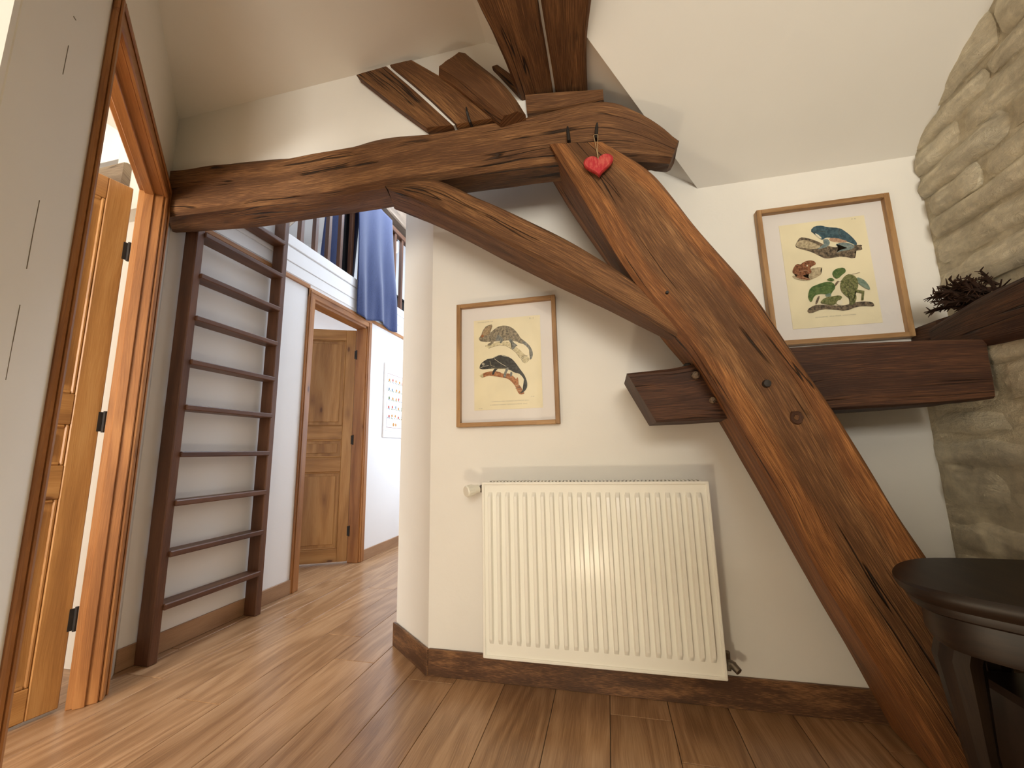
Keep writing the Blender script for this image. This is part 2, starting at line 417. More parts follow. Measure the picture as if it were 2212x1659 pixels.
def struct(name, mb, mat, label, cat, parent=None, smooth=30):
    o = mb.build(name, MAT[mat] if isinstance(mat, str) else mat, parent, smooth)
    if parent is None: tag(o, label, cat, kind='structure')
    return o

# ------------------------------------------------------------------ key dimensions
YA = 1.667            # radiator wall plane
XB = -2.045           # corridor (ladder) wall plane
CZ = 2.50             # flat ceiling
YBK = 1.337           # upper wall over the collar beam
XS = 1.17             # upper stone wall
PD = Vector((-1.878, 1.277, 0)); DD = Vector((0.728, -0.686, 0)).normalized(); DN = Vector((0.686, 0.728, 0)).normalized()
def pd(s, t, z): return PD + DD * s - DN * t + Vector((0, 0, z))     # along the door wall, depth behind it, height
TZ = lambda X: 1.93 + 0.69 * (0.442 - X)
VX, VY = 0.442 - (CZ - 1.93) / 0.69, YA - (CZ - 1.93) / 0.59          # where the valley meets the flat ceiling

# ------------------------------------------------------------------ floor with planks
fl = struct('floor', MB().box(-5.2, 1.5, -2.7, 5.4, -0.12, -0.004), 'slot', 'warm oak laminate floor of long planks with fine dark joints', 'floor')
PW = 0.1945; X0 = -0.625 - PW * 8
_pl = {}
def plank(x0, x1, y0, y1):
    key = (round(x1 - x0, 3), round(y1 - y0, 3))
    g = 0.0010
    if key not in _pl:
        o = MB().box(g, x1 - x0 - g, g, y1 - y0 - g, -0.010, 0.0, 0.0011, ua=1).build('plank', MAT['floor'], fl, 25); _pl[key] = o.data
    else:
        o = link(bpy.data.objects.new('plank', _pl[key]), fl)
    o.location = (x0, y0, 0)
for c in range(0, 18):
    xa = X0 + PW * c; xb = xa + PW
    if xa > 1.16: break
    ystart = -2.6 if xa > -1.1 else -0.2
    yend = 1.69 if xa > -0.80 else (1.9 if xa > -1.05 else 5.2)
    joint = {7: 1.62, 8: 0.55, 12: 1.37, 11: 0.3, 10: 0.75, 9: 1.05, 6: 0.9}.get(c, random.uniform(0, 1.25))
    y = joint - 1.25 * math.ceil((joint - ystart) / 1.25)
    while y < yend:
        a, b = max(y, ystart), min(y + 1.25, yend)
        if b - a > 0.02: plank(xa, xb, a, b)
        y += 1.25

struct('floor_side_room', MB().prism([(-4.4, -1.8, -0.004), (-1.02, -1.8, -0.004), (-1.02, 0.45, -0.004), (-2.04, 1.42, -0.004), (-4.4, 1.42, -0.004)], (0, 0, 0.003)), 'floor', 'wooden floor glimpsed past the near door', 'floor')
struct('floor_far_room', MB().box(-4.6, XB - 0.02, 1.7, 5.2, -0.004, -0.001), 'floor', 'wooden floor of the room behind the far door', 'floor')
# ------------------------------------------------------------------ walls and ceilings
# radiator wall (front), top follows the sloped ceilings
prof = [(-0.75, 0), (1.45, 0), (1.45, 1.95), (0.442, 1.95), (-0.384, 2.52), (-0.75, 2.52)]
struct('wall_front', MB().prism([(x, YA, z) for x, z in prof], (0, 0.12, 0)), 'plaster', 'cream plastered wall behind the radiator and the framed chameleon print', 'wall')
struct('wall_corner', MB().prism([(-0.75, YA, 0), (-1.007, 1.88, 0), (-1.007, 2.0, 0), (-0.75, 1.787, 0)], (0, 0, 2.52)), 'plaster', 'narrow angled cream wall end between radiator wall and corridor', 'wall')
struct('wall_corridor_right', MB().box(-1.007, -0.887, 1.90, 3.45, 0, 4.2).box(-1.007, -0.887, 3.45, 4.75, 0, 0.75).box(-1.007, -0.887, 3.45, 4.75, 2.15, 4.2).box(-1.007, -0.887, 4.75, 5.3, 0, 4.2), 'corr', 'corridor side wall behind the angled corner', 'wall')
struct('wall_corridor_end', MB().box(-2.2, -0.85, 5.2, 5.3, 0, 4.2), 'corr', 'pale end wall of the bright corridor', 'wall')
# upper wall over the collar beam
struct('wall_upper', MB().prism([(-2.30, YBK, 2.06), (-0.16, YBK, 2.06), (-0.16, YBK, TZ(-0.16) + 0.01), (-0.384, YBK, 2.52), (-0.384, YBK, 4.2), (-2.30, YBK, 4.2)], (0, 0.10, 0)), 'plaster', 'cream plaster wall strip above the horizontal collar beam', 'wall')
# flat ceiling, sloped ceilings
flat = [(-2.3, YBK + 0.02), (-2.3, -2.7), (1.5, -2.7), (1.5, VY), (VX, VY), (VX, YBK + 0.02)]
struct('ceiling', MB().prism([(x, y, CZ) for x, y in flat], (0, 0, 0.1)), 'ceil', 'cream plaster ceiling over the left door and collar beam', 'ceiling')
mb = MB(); mb.prism([(VX, VY, CZ), (1.5, VY, CZ), (1.5, YA + 0.02, 1.93 - 0.012), (0.442, YA + 0.02, 1.93 - 0.012)], (0, 0.05, 0.085))
struct('ceiling_slope', mb, 'ceil', 'smooth cream sloped ceiling above the framed frog print', 'ceiling')
mb = MB(); mb.prism([(VX, VY, CZ), (0.442, YA, 1.93), (0.442, YA + 0.05, 1.93), (VX, YA + 0.05, CZ)], (0.055, 0, 0.08))
struct('ceiling_valley', mb, 'ceil', 'grey shaded triangle of sloped ceiling right of the upright timbers', 'ceiling')
# door wall (angled) with opening s 0.02..0.875, z < 2.045
mb = MB()
def dbox(mb, s0, s1, t0, t1, z0, z1, ch=0.0, ua=None):
    return mb.hexa([pd(s1, t0, z0), pd(s0, t0, z0), pd(s0, t1, z0), pd(s1, t1, z0), pd(s1, t0, z1), pd(s0, t0, z1), pd(s0, t1, z1), pd(s1, t1, z1)], ch, ua)
dbox(mb, -0.262, 0.0, 0, 0.080, 0, 2.52); dbox(mb, 0.915, 1.34, 0, 0.080, 0, 2.52); dbox(mb, 0.0, 0.915, 0, 0.080, 2.05, 2.52)
wd = struct('wall_door', mb, 'plaster', 'angled grey-white wall holding the near pine door', 'wall')
mb = MB().box(-1.02, -0.915, -2.7, 0.372, 0, 2.52)
wl = struct('wall_left', mb, 'plaster', 'grey-white wall at the left edge beyond the hairline crack', 'wall')
# hairline crack in the corner filler
mb = MB(); pts = []
for i in range(26):
    z = 0.02 + i * (1.80 - 0.02) / 25
    pts.append(pd(1.136 + 0.002 * noise.noise(Vector((z * 9, 0, 0))), -0.0004, z))
for i in range(25):
    if noise.noise(Vector((i * 0.83, 1.7, 3.1))) > 0.08: continue
    mb.tube([pts[i], pts[i + 1]], 0.0007 + 0.0005 * noise.noise(Vector((i * 2.1, 4, 0))), 5)
mb.tube([pts[25], pts[25] - DD * 0.012 + Vector((0, 0, 0.004))], 0.0012, 5)
mb.build('crack', plain('crack_shadow', (0.20, 0.17, 0.13, 1), 0.9), wd)
struct('wall_back', MB().box(-1.2, -0.10, -2.75, -2.65, 0, 2.52).box(1.10, 1.4, -2.75, -2.65, 0, 2.52).box(-0.10, 1.10, -2.75, -2.65, 0, 0.92).box(-0.10, 1.10, -2.75, -2.65, 2.18, 2.52), 'plaster', 'cream wall closing the room behind the viewer', 'wall')
def window(name, cx, cy, z0, z1, w, axis, label):
    e = empty(name, (cx, cy, z0)); tag(e, label, 'window', kind='structure')
    def bb(a0, a1, zz0, zz1, nm, m, th=0.03):
        if axis == 'x': MB().box(a0, a1, -th, th, zz0, zz1, 0.004 if nm != 'pane' else 0).build(nm, m, e)
        else: MB().box(-th, th, a0, a1, zz0, zz1, 0.004 if nm != 'pane' else 0).build(nm, m, e)
    h = z1 - z0; wm = MAT['valve']
    bb(-w / 2, -w / 2 + 0.06, 0, h, 'window_frame', wm); bb(w / 2 - 0.06, w / 2, 0, h, 'window_frame', wm); bb(-w / 2 + 0.06, w / 2 - 0.06, 0, 0.06, 'window_frame', wm); bb(-w / 2 + 0.06, w / 2 - 0.06, h - 0.06, h, 'window_frame', wm); bb(-0.03, 0.03, 0.06, h - 0.06, 'window_frame', wm)
    bb(-w / 2 + 0.06, -0.03, 0.06, h - 0.06, 'pane', MAT['glass'], 0.003); bb(0.03, w / 2 - 0.06, 0.06, h - 0.06, 'pane', MAT['glass'], 0.003)
window('added_window_1', 0.5, -2.70, 0.92, 2.18, 1.2, 'x', 'added white framed window behind the viewer, unseen, holding the fill light')  # made-up window, added around the fill light
window('window_2', -0.95, 4.10, 0.75, 2.15, 1.3, 'y', 'white framed window in the corridor side wall')

# corridor wall with the far doorway (y 2.45..3.15, z<2.0)
mb = MB(); xa, xb = XB - 0.09, XB
mb.box(xa, xb, 1.40, 2.45, 0, 2.08).box(xa, xb, 3.15, 5.25, 0, 2.08).box(xa, xb, 2.45, 3.15, 2.01, 2.08)
struct('wall_corridor', mb, 'corr', 'pale corridor wall behind the ladder and around the far door', 'wall')
# loft edge: fascia boards above the wall
mb = MB(); fas = mb.box(XB - 0.10, XB + 0.004, 1.40, 5.25, 2.075, 2.37, 0.004).build('trim_1', MAT['corr']); tag(fas, 'white painted fascia boards along the loft edge above the ladder', 'fascia', kind='structure')
MB().box(XB + 0.003, XB + 0.016, 1.45, 5.2, 2.295, 2.372, 0.004, ua=1).build('board', MAT['corr'], fas)
MB().box(XB + 0.003, XB + 0.012, 1.45, 5.2, 2.185, 2.288, 0.003, ua=1).build('board', MAT['corr'], fas)
MB().box(XB + 0.003, XB + 0.009, 1.45, 5.2, 2.104, 2.181, 0.002, ua=1).build('board', MAT['corr'], fas)
tag(MB().box(XB - 0.01, XB + 0.014, 1.46, 2.40, 2.066, 2.096, 0.003).box(XB - 0.01, XB + 0.014, 3.20, 5.2, 2.066, 2.096, 0.003).build('trim_2', MAT['casing']), 'thin orange wooden batten under the white loft fascia', 'trim', kind='structure')

# skirtings
def skirt(name, pts, h, mat, label, th=0.012):
    mb = MB()
    for a, b in zip(pts, pts[1:]):
        a, b = Vector((*a, 0)), Vector((*b, 0)); d = (b - a).normalized(); nn = Vector((d.y, -d.x, 0))
        a2 = a + nn * th; b2 = b + nn * th; z = Vector((0, 0, h))
        mb.hexa([a2, b2, b, a, a2 + z, b2 + z, b + z, a + z], 0.002, 0)
    return struct(name, mb, mat, label, 'skirting')
skirt('baseboard_front', [(-0.745, YA), (1.40, YA)], 0.098, 'skirt', 'dark streaky wooden skirting below the white radiator')
skirt('baseboard_corner', [(-1.012, 1.878), (-0.742, 1.659)], 0.098, 'skirt', 'short dark wooden skirting on the angled wall end')
skirt('baseboard_corridor', [(XB, 1.43), (XB, 2.40)], 0.088, 'skirt2', 'pale pinkish-brown skirting behind the ladder')
skirt('baseboard_corridor_far', [(XB, 3.20), (XB, 5.2)], 0.085, 'skirt2', 'pale wooden skirting in the bright corridor beyond the far door')
q0, q1 = pd(-0.20, 0, 0), pd(-0.058, 0, 0)
skirt('baseboard_door', [(q1.x, q1.y), (q0.x, q0.y)][::-1], 0.085, 'skirt2', 'tiny skirting piece between near door casing and ladder wall')

# ------------------------------------------------------------------ panelled pine doors
def leaf(parent, w, h, T, hinge_zs, mat):
    """T: function (x along width from the hinge, y thickness toward the viewer side, z) -> world"""
    def hx(mb, x0, x1, y0, y1, z0, z1, ch=0.0, ua=None):
        return mb.hexa([T(x0, y0, z0), T(x1, y0, z0), T(x1, y1, z0), T(x0, y1, z0), T(x0, y0, z1), T(x1, y0, z1), T(x1, y1, z1), T(x0, y1, z1)], ch, ua)
    sw = 0.085; th = 0.04
    lf = hx(MB(), 0.004, sw, 0, th, 0.012, h, 0.003, 2).build('leaf', mat, parent)
    hx(MB(), w - sw, w, 0, th, 0.012, h, 0.003, 2).build('stile', mat, lf)
    for z0, z1 in ((0.012, 0.115), (0.735, 0.855), (1.005, 1.12), (h - 0.095, h)):
        hx(MB(), sw, w - sw, 0.001, th - 0.001, z0, z1, 0.003, 0).build('rail', mat, lf)
    for z0, z1 in ((0.115, 0.735), (0.855, 1.005), (1.12, h - 0.095)):
        mb = MB(); hx(mb, sw, w - sw, 0.012, 0.028, z0, z1, 0.0, 2)
        for y0, y1 in ((0.028, 0.035), (0.005, 0.012)):
            hx(mb, sw + 0.035, w - sw - 0.035, y0, y1, z0 + 0.035, z1 - 0.035, 0.005, 2)
        mb.build('panel', mat, lf)
        mb = MB()       # mouldings round the panel
        for y0, y1 in ((0.028, 0.037), (0.003, 0.012)):
            hx(mb, sw, sw + 0.012, y0, y1, z0, z1, 0.004, 2); hx(mb, w - sw - 0.012, w - sw, y0, y1, z0, z1, 0.004, 2)
            hx(mb, sw + 0.012, w - sw - 0.012, y0, y1, z0, z0 + 0.012, 0.004, 0); hx(mb, sw + 0.012, w - sw - 0.012, y0, y1, z1 - 0.012, z1, 0.004, 0)
        mb.build('moulding', mat, lf)
    for z in hinge_zs:
        mb = MB(); mb.tube([T(-0.006, th + 0.004, z - 0.042), T(-0.006, th + 0.004, z + 0.042)], 0.0055, 10)
        hx(mb, -0.004, 0.012, th - 0.0005, th + 0.002, z - 0.038, z + 0.038)
        tag(mb.build('hinge', MAT['iron'], lf), 'dark iron hinge')
    return lf

# near door in the angled wall
d1 = empty('door_1', tuple(pd(0.45, 0, 0))); tag(d1, 'near honey-pine door standing ajar in the angled left wall', 'door', kind='structure')
mb = MB()
def put(mb, name, mat, parent):
    o = mb.build(name, mat, parent); o.matrix_parent_inverse = Matrix.Translation(-Vector(parent.location)); return o
for s0, s1 in ((-0.052, 0.018), (0.905, 0.947)):
    m_ = MB(); dbox(m_, s0, s1, -0.014, 0.0, 0, 2.095, 0.004, 2)
    a = s0 + 0.012 if s0 < 0 else s1 - 0.024
    dbox(m_, a, a + 0.018, -0.020, -0.014, 0, 2.083, 0.004, 2)
    put(m_, 'casing', MAT['casing'], d1)
m_ = MB(); dbox(m_, -0.052, 0.947, -0.0145, 0.0, 2.024, 2.096, 0.004, 0); dbox(m_, -0.03, 0.925, -0.0205, -0.0145, 2.066, 2.084, 0.004, 0); put(m_, 'casing', MAT['casing'], d1)
for s0, s1 in ((-0.002, 0.026), (0.897, 0.920)):
    m_ = MB(); dbox(m_, s0, s1, -0.002, 0.082, 0, 2.05, 0.003, 2)
    dbox(m_, s0 + (0.024 if s0 < 0.1 else -0.008), s1 + (0.008 if s0 < 0.1 else -0.024), 0.03, 0.062, 0, 2.03, 0.002, 2)
    put(m_, 'jamb', MAT['casing'], d1)
m_ = MB(); dbox(m_, -0.002, 0.92, -0.002, 0.082, 2.026, 2.052, 0.003, 0); dbox(m_, 0.02, 0.875, 0.03, 0.062, 2.012, 2.028, 0.002, 0); put(m_, 'head_jamb', MAT['casing'], d1)
H1 = pd(0.0126, 0.097, 0); e1 = Vector((-0.19, -0.982, 0)).normalized(); n1 = Vector((-e1.y, e1.x, 0))
if n1.dot(CAM - H1) < 0: n1 = -n1
def T1(x, y, z): return H1 + e1 * x + n1 * (y - 0.04) + Vector((0, 0, z)) - d1.location
leaf(d1, 0.85, 2.030, T1, (0.30, 1.02, 1.74), MAT['pine'])

# far door in the corridor wall
d2 = empty('door_2', (XB, 2.8, 0)); tag(d2, 'far honey-pine panelled door ajar at the end of the corridor wall', 'door', kind='structure')
def bx(*a, **k): return MB().box(*a, **k)
for y0, y1 in ((2.388, 2.458), (3.142, 3.207)):
    m_ = bx(XB, XB + 0.015, y0, y1, 0, 2.075, 0.004, ua=2)
    m_.box(XB + 0.015, XB + 0.021, y0 + 0.012, y0 + 0.030, 0, 2.062, 0.003, ua=2)
    put(m_, 'casing', MAT['casing'], d2)
m_ = bx(XB, XB + 0.0155, 2.388, 3.207, 2.005, 2.078, 0.004, ua=1); m_.box(XB + 0.0155, XB + 0.022, 2.40, 3.195, 2.045, 2.064, 0.003, ua=1); put(m_, 'casing', MAT['casing'], d2)
for y0, y1 in ((2.445, 2.470), (3.130, 3.155)):
    put(bx(XB - 0.095, XB + 0.003, y0, y1, 0, 2.01, 0.003, ua=2), 'jamb', MAT['casing'], d2)
put(bx(XB - 0.095, XB + 0.003, 2.445, 3.155, 1.985, 2.012, 0.003, ua=1), 'head_jamb', MAT['casing'], d2)
H2 = Vector((XB - 0.09, 3.13, 0)); e2 = Vector((-0.90, -0.44, 0)).normalized(); n2 = Vector((-e2.y, e2.x, 0))
if n2.dot(CAM - H2) < 0: n2 = -n2
def T2(x, y, z): return H2 + e2 * x + n2 * (y - 0.04) + Vector((0, 0, z)) - d2.location
leaf(d2, 0.66, 1.975, T2, (0.25, 1.0, 1.75), MAT['pine'])

# rooms beyond the two doors
struct('wall_side_room', MB().box(-4.4, -3.9, -1.7, 1.4, 0, 2.9).box(-4.0, XB - 0.09, 1.42, 1.52, 0, 2.9).box(-4.4, -1.1, -1.8, -1.7, 0, 2.9), 'plaster', 'bright white room wall seen past the near door', 'wall')
struct('ceiling_side_room', MB().prism([(-4.4, -1.8, 2.85), (-1.17, -1.8, 2.85), (-1.17, 0.40, 2.85), (-2.1, 1.42, 2.85), (-4.4, 1.42, 2.85)], (0, 0, 0.08)), 'ceil', 'bright white ceiling glimpsed over the near door', 'ceiling')
rb = timber('roof_beam', [[(-4.0, 1.30, 2.15), (-4.0, 1.30, 2.33), (-4.0, 1.42, 2.33), (-4.0, 1.42, 2.15)], [(-2.2, 1.30, 2.12), (-2.2, 1.30, 2.30), (-2.2, 1.42, 2.30), (-2.2, 1.42, 2.12)]], MAT['grey_beam'], n=20, seed=31)
tag(rb, 'sunlit old beam end glimpsed above the near pine door', 'beam')
struct('wall_far_room', MB().box(-4.7, -4.6, 1.6, 5.2, 0, 2.2).box(-4.7, XB - 0.09, 5.15, 5.25, 0, 2.2).box(-4.7, XB - 0.09, 1.6, 1.7, 0, 2.2), 'corr', 'pale blue-grey room wall glimpsed over the far door', 'wall')
struct('ceiling_far_room', MB().box(-4.7, XB - 0.09, 1.6, 5.25, 2.12, 2.36), 'corr', 'pale ceiling glimpsed over the far door', 'ceiling')
struct('wall_loft', MB().box(-5.0, -4.9, 1.4, 5.3, 2.36, 4.4).box(-5.0, -0.88, 5.3, 5.4, 2.36, 4.4).box(-5.0, -2.3, 1.34, 1.43, 2.36, 4.4), 'corr', 'pale loft wall seen between the balusters', 'wall')
struct('ceiling_loft', MB().box(-5.0, -3.8, 1.3, 5.4, 4.3, 4.4).box(-2.2, -0.85, 1.3, 2.9, 4.1, 4.2).box(-2.2, -0.85, 4.3, 5.4, 4.1, 4.2), 'corr', 'pale roof lining over the loft', 'ceiling')

# ------------------------------------------------------------------ roof timbers
V = Vector
def st4(lo, hi, yf, yb, lob=None, hib=None):
    """front-low px, front-high px on plane yf; back copies shifted to yb"""
    a = aty(*lo, yf); b = aty(*hi, yf)
    d = V((a.x, yb, a.z)) if lob is None else aty(*lob, yb)
    c = V((b.x, yb, b.z)) if hib is None else aty(*hib, yb)
    return [a, b, c, d]
# collar beam
YC, YCB = 1.308, 1.475
lo = [(376, 506), (470, 500), (590, 490), (700, 476), (830, 455), (960, 432), (1080, 414), (1190, 400), (1290, 388), (1370, 374), (1440, 371)]
hi = [(368, 360), (452, 352), (570, 341), (690, 326), (800, 303), (920, 282), (1040, 262), (1160, 243), (1290, 214), (1385, 232), (1470, 292)]
lof = [(360, 466), (470, 453), (590, 438), (700, 422), (830, 400), (960, 380), (1080, 360), (1190, 344), (1290, 340), (1370, 345), (1447, 352)]
collar = timber('collar_beam', [st4(a, b, YC, YCB, lob=c) for a, b, c in zip(lof, hi, lo)], MAT['beam'], ch=0.030, amp=0.008, n=90, seed=2.0, subd=(12, 6, 4, 6))
tag(collar, 'long knotty horizontal oak beam spanning from left wall to the sloped strut', 'beam')
# sloped strut (principal)
YD = 1.28; YDB = 1.63
Ls = [(1188, 310), (1262, 432), (1349, 575), (1444, 702), (1498, 768), (1572, 885), (1690, 1085), (1792, 1275)]
Bs = [(1188, 385), (1240, 470), (1325, 592), (1425, 728), (1484, 800), (1548, 905), (1640, 1066), (1742, 1248)]
Rs = [(1312, 306), (1412, 372), (1512, 490), (1632, 630), (1725, 765), (1805, 885), (1905, 1040), (2012, 1205)]
st = []
for l, b, r in zip(Ls, Bs, Rs):
    st.append(st4(l, r, YD, YDB, lob=b))
fl4 = [V((0.775, YD, 0.012)), V((1.02, YD, 0.012)), V((1.02, YDB, 0.012)), V((0.80, YDB, 0.012))]
st.append(fl4)
strut = timber('sloped_strut', st, MAT['beam'], ch=0.026, amp=0.006, n=110, seed=9.0, sap=True, subd=(16, 6, 4, 8))
tag(strut, 'massive sloped oak strut running down to the floor on the right', 'beam')
# pegs and knots on the strut
def peg(px, py, Y, r, parent, name='peg', mat='iron', h=0.012):
    p = aty(px, py, Y); mb = MB()
    rr = [r, r, r * 0.86, r * 0.3]; mb.tube([p + V((0, 0.03, 0)), p + V((0, -h * 0.6, 0)), p + V((0, -h, 0)), p + V((0, -h * 1.05, 0))], rr, 18)
    return mb.build(name, MAT[mat], parent)
tag(peg(1655, 829, YD - 0.002, 0.011, strut), 'round dark peg head')
tag(peg(1441, 632, YD - 0.001, 0.005, strut, 'iron_nail', 'iron', 0.006), 'small black nail')
kp = aty(1720, 902, YD); mb = MB()
kn_v = []; 
for r_, dy in ((1.0, 0.004), (0.75, -0.006), (0.4, -0.004), (0.12, 0.001)):
    kn_v.append([kp + V((r_ * 0.020 * math.cos(6.283 * a / 14) * (1 + 0.25 * noise.noise(V((a * 0.9, r_ * 5, 2)))), dy, r_ * 0.024 * math.sin(6.283 * a / 14) * (1 + 0.25 * noise.noise(V((a * 0.7, r_ * 5, 7)))))) for a in range(14)])
for q0_, q1_ in zip(kn_v, kn_v[1:]):
    for a in range(14): mb.face([q0_[a], q0_[(a + 1) % 14], q1_[(a + 1) % 14], q1_[a]], [(0, 0), (0.01, 0), (0.01, 0.01), (0, 0.01)])
mb.face(kn_v[-1], [(0, 0)] * 14)
tag(mb.build('knot', MAT['beam_dark'], strut, 60), 'dark cracked knot')
# brace
lo = [(838, 408), (900, 428), (985, 470), (1080, 517), (1190, 574), (1300, 634), (1400, 690), (1462, 730)]
hi = [(828, 398), (935, 386), (1035, 428), (1130, 470), (1225, 515), (1320, 572), (1400, 625), (1470, 672)]
lb = [(852, 452), (930, 486), (1020, 528), (1105, 572), (1205, 623), (1305, 668), (1385, 708), (1440, 735)]
brace = timber('curved_brace', [st4(a, b, 1.292, 1.50, lob=c) for a, b, c in zip(lo, hi, lb)], MAT['beam'], ch=0.016, amp=0.005, n=70, seed=14.0)
tag(brace, 'slimmer curved oak brace between the horizontal beam and the sloped strut', 'beam')
# cross tie: stub on the left of the strut, long part to the stone wall
YT = 1.372; YTB = 1.60
tie = timber('cross_tie', [st4(a, b, YT, YTB) for a, b in (((1418, 912), (1354, 806)), ((1500, 908), (1450, 796)), ((1590, 902), (1560, 774)), ((1700, 894), (1680, 752)), ((1810, 886), (1800, 743)), ((1960, 876), (1950, 737)), ((2060, 868), (2045, 734)), ((2150, 860), (2130, 732)))], MAT['beam_dark'], ch=0.010, amp=0.003, n=80, seed=21.0, curve=False)
tag(tie, 'dark horizontal tie timber passing behind the strut into the stone wall', 'beam')
for px, py, r in ((1504, 812, 0.013), (1541, 866, 0.011)):
    p = aty(px, py, YT); mb = MB()
    mb.tube([p + V((0.0, 0.03, 0)), p + V((-0.004, -0.014, 0.002)), p + V((-0.006, -0.02, 0.004))], [r, r * 0.95, r * 0.6], 9)
    tag(mb.build('peg', MAT['grey_beam'], tie), 'rough split wooden peg')
mb = MB(); p = aty(1486, 789, YT + 0.01); mb.box(p.x - 0.010, p.x + 0.010, p.y, p.y + 0.05, p.z - 0.006, p.z + 0.008, 0.003); tag(mb.build('iron_nail', MAT['iron'], tie), 'black square nail head')
# upright pair (purlin timbers running toward the viewer)
def ybeam(name, sts, mat, seed, label, **k):
    o = timber(name, sts, MAT[mat], seed=seed, **k); tag(o, label, 'beam'); return o
zb = 2.195
def ps(y, x0, x1, zl=zb): return [V((x0, y, zl)), V((x1, y, zl)), V((x1, y, 2.46)), V((x0, y, 2.46))]
ybeam('purlin', [ps(1.40, -0.245, -0.122), ps(1.18, -0.268, -0.124), ps(0.98, -0.300, -0.126), ps(0.70, -0.34, -0.128), ps(-0.5, -0.38, -0.128)], 'beam', 41, 'left half of the split purlin timber rising to the ceiling', n=60, ch=0.012, amp=0.006)
ybeam('purlin', [ps(1.40, -0.113, 0.004), ps(1.18, -0.116, 0.010), ps(0.98, -0.117, 0.042), ps(0.70, -0.118, 0.085), ps(-0.5, -0.118, 0.12)], 'beam', 47, 'right half of the split purlin timber rising to the ceiling', n=60, ch=0.012, amp=0.006)
tag(MB().box(-0.126, -0.1145, -0.5, 1.38, 2.215, 2.44).build('gap_filler', MAT['plaster']), 'white plaster strip in the gap between the two purlin timbers', 'plaster strip')
# packing board under the purlin
ybeam('packing_board', [st4((1138, 243), (1134, 203), 1.312, 1.42), st4((1220, 232), (1220, 195), 1.312, 1.42), st4((1304, 214), (1302, 189), 1.312, 1.42)], 'beam', 52, 'short squared packing board between beam and upright timbers', n=24, ch=0.006, amp=0.003)
# inclined boards above the collar beam
ybeam('short_rafter', [st4((920, 276), (978, 270), 1.300, 1.36), st4((845, 222), (908, 205), 1.300, 1.36), st4((769, 162), (836, 142), 1.300, 1.36)], 'beam', 57, 'left board of the slanting pair above the horizontal beam', n=30, ch=0.005, amp=0.003)
ybeam('short_rafter', [st4((984, 268), (1066, 255), 1.298, 1.36), st4((915, 202), (985, 185), 1.298, 1.36), st4((842, 140), (891, 129), 1.298, 1.36)], 'beam', 61, 'right board of the slanting pair above the horizontal beam', n=30, ch=0.007, amp=0.003)
ybeam('log_stub', [st4((1075, 252), (1132, 236), 1.255, 1.36), st4((1010, 200), (1085, 172), 1.252, 1.36), st4((940, 150), (1000, 106), 1.262, 1.36)], 'beam', 67, 'rough round-edged log end slanting beside the upright timbers', n=30, ch=0.034, amp=0.010)
ybeam('short_rafter', [st4((1120, 204), (1158, 198), 1.318, 1.37), st4((1062, 143), (1075, 139), 1.318, 1.37)], 'beam', 71, 'thin dark batten tucked between log stub and upright timbers', n=16, ch=0.004, amp=0.002)
fp = [aty(978, 271, 1.312), aty(990, 268, 1.312), aty(918, 203, 1.312), aty(848, 139, 1.312), aty(832, 143, 1.312), aty(905, 206, 1.312)]
tag(MB().prism(fp, (0, 0.03, 0)).build('gap_filler', MAT['plaster']), 'white plaster strip in the gap between the two slanting boards', 'plaster strip')
# iron hooks on the collar beam
def hook(px0, py0, px1, py1, parent, r=0.006):
    a = aty(px0, py0, YC - 0.004); b = aty(px1, py1, YC - 0.03)
    mb = MB(); mb.tube([a + V((0, 0.05, 0)), a + V((0, -0.012, 0.0)), (a + b) / 2 + V((0, -0.018, 0)), b], [r, r * 1.1, r, r * 0.5], 8)
    return tag(mb.build('iron_hook', MAT['iron'], parent), 'forged black iron hook')
hook(1229, 305, 1226, 274, collar); hook(1288, 300, 1290, 266, collar); hook(1017, 268, 1007, 232, collar, 0.005)
tag(peg(849, 377, YC + 0.004, 0.008, collar, 'peg_hole', 'iron', 0.002), 'small black hole')

# ------------------------------------------------------------------ red heart
hp = aty(1293, 360, YD - 0.022)
hr = empty('heart_ornament', tuple(hp)); tag(hr, 'small red wooden heart hanging by a string from an iron hook', 'ornament')
pts = []
for i in range(48):
    t = 2 * math.pi * i / 48
    x = 16 * math.sin(t) ** 3; z = 13 * math.cos(t) - 5 * math.cos(2 * t) - 2 * math.cos(3 * t) - math.cos(4 * t)
    pts.append(V((x / 16 * 0.0485, 0, (z + 2.5) / 16 * 0.044)))
mb = MB(); inner = [p * 0.90 for p in pts]
b = len(mb.v); n_ = len(pts)
for ring, y in ((inner, -0.009), (pts, -0.005), (pts, 0.005), (inner, 0.009)):
    mb.v.extend([V((p.x, y, p.z)) for p in ring])
for r_ in range(3):
    for i in range(n_):
        j = (i + 1) % n_; mb.f.append([b + r_ * n_ + i, b + r_ * n_ + j, b + (r_ + 1) * n_ + j, b + (r_ + 1) * n_ + i]); mb.uv.append([(0, 0)] * 4)
mb.f.append(list(range(b, b + n_))); mb.uv.append([(0, 0)] * n_); mb.f.append(list(range(b + 3 * n_, b + 4 * n_))); mb.uv.append([(0, 0)] * n_)
mb.build('heart', MAT['red'], hr, 40)
k0 = aty(1287, 292, YC - 0.028) - hp; k1 = V((0.0, -0.002, 0.026))
mb = MB(); mb.tube([k1, k1 + (k0 - k1) * 0.35 + V((-0.002, 0, 0)), k0 + V((-0.007, 0, 0)), k0 + V((-0.003, 0.004, 0.006))], 0.0011, 6)
mb.tube([k1, k1 + (k0 - k1) * 0.35 + V((0.001, 0, 0)), k0 + V((0.007, 0, 0)), k0 + V((-0.003, 0.004, 0.006))], 0.0011, 6)
tag(mb.build('string', plain('jute', (0.42, 0.30, 0.16, 1), 0.9), hr), 'thin jute string loop')

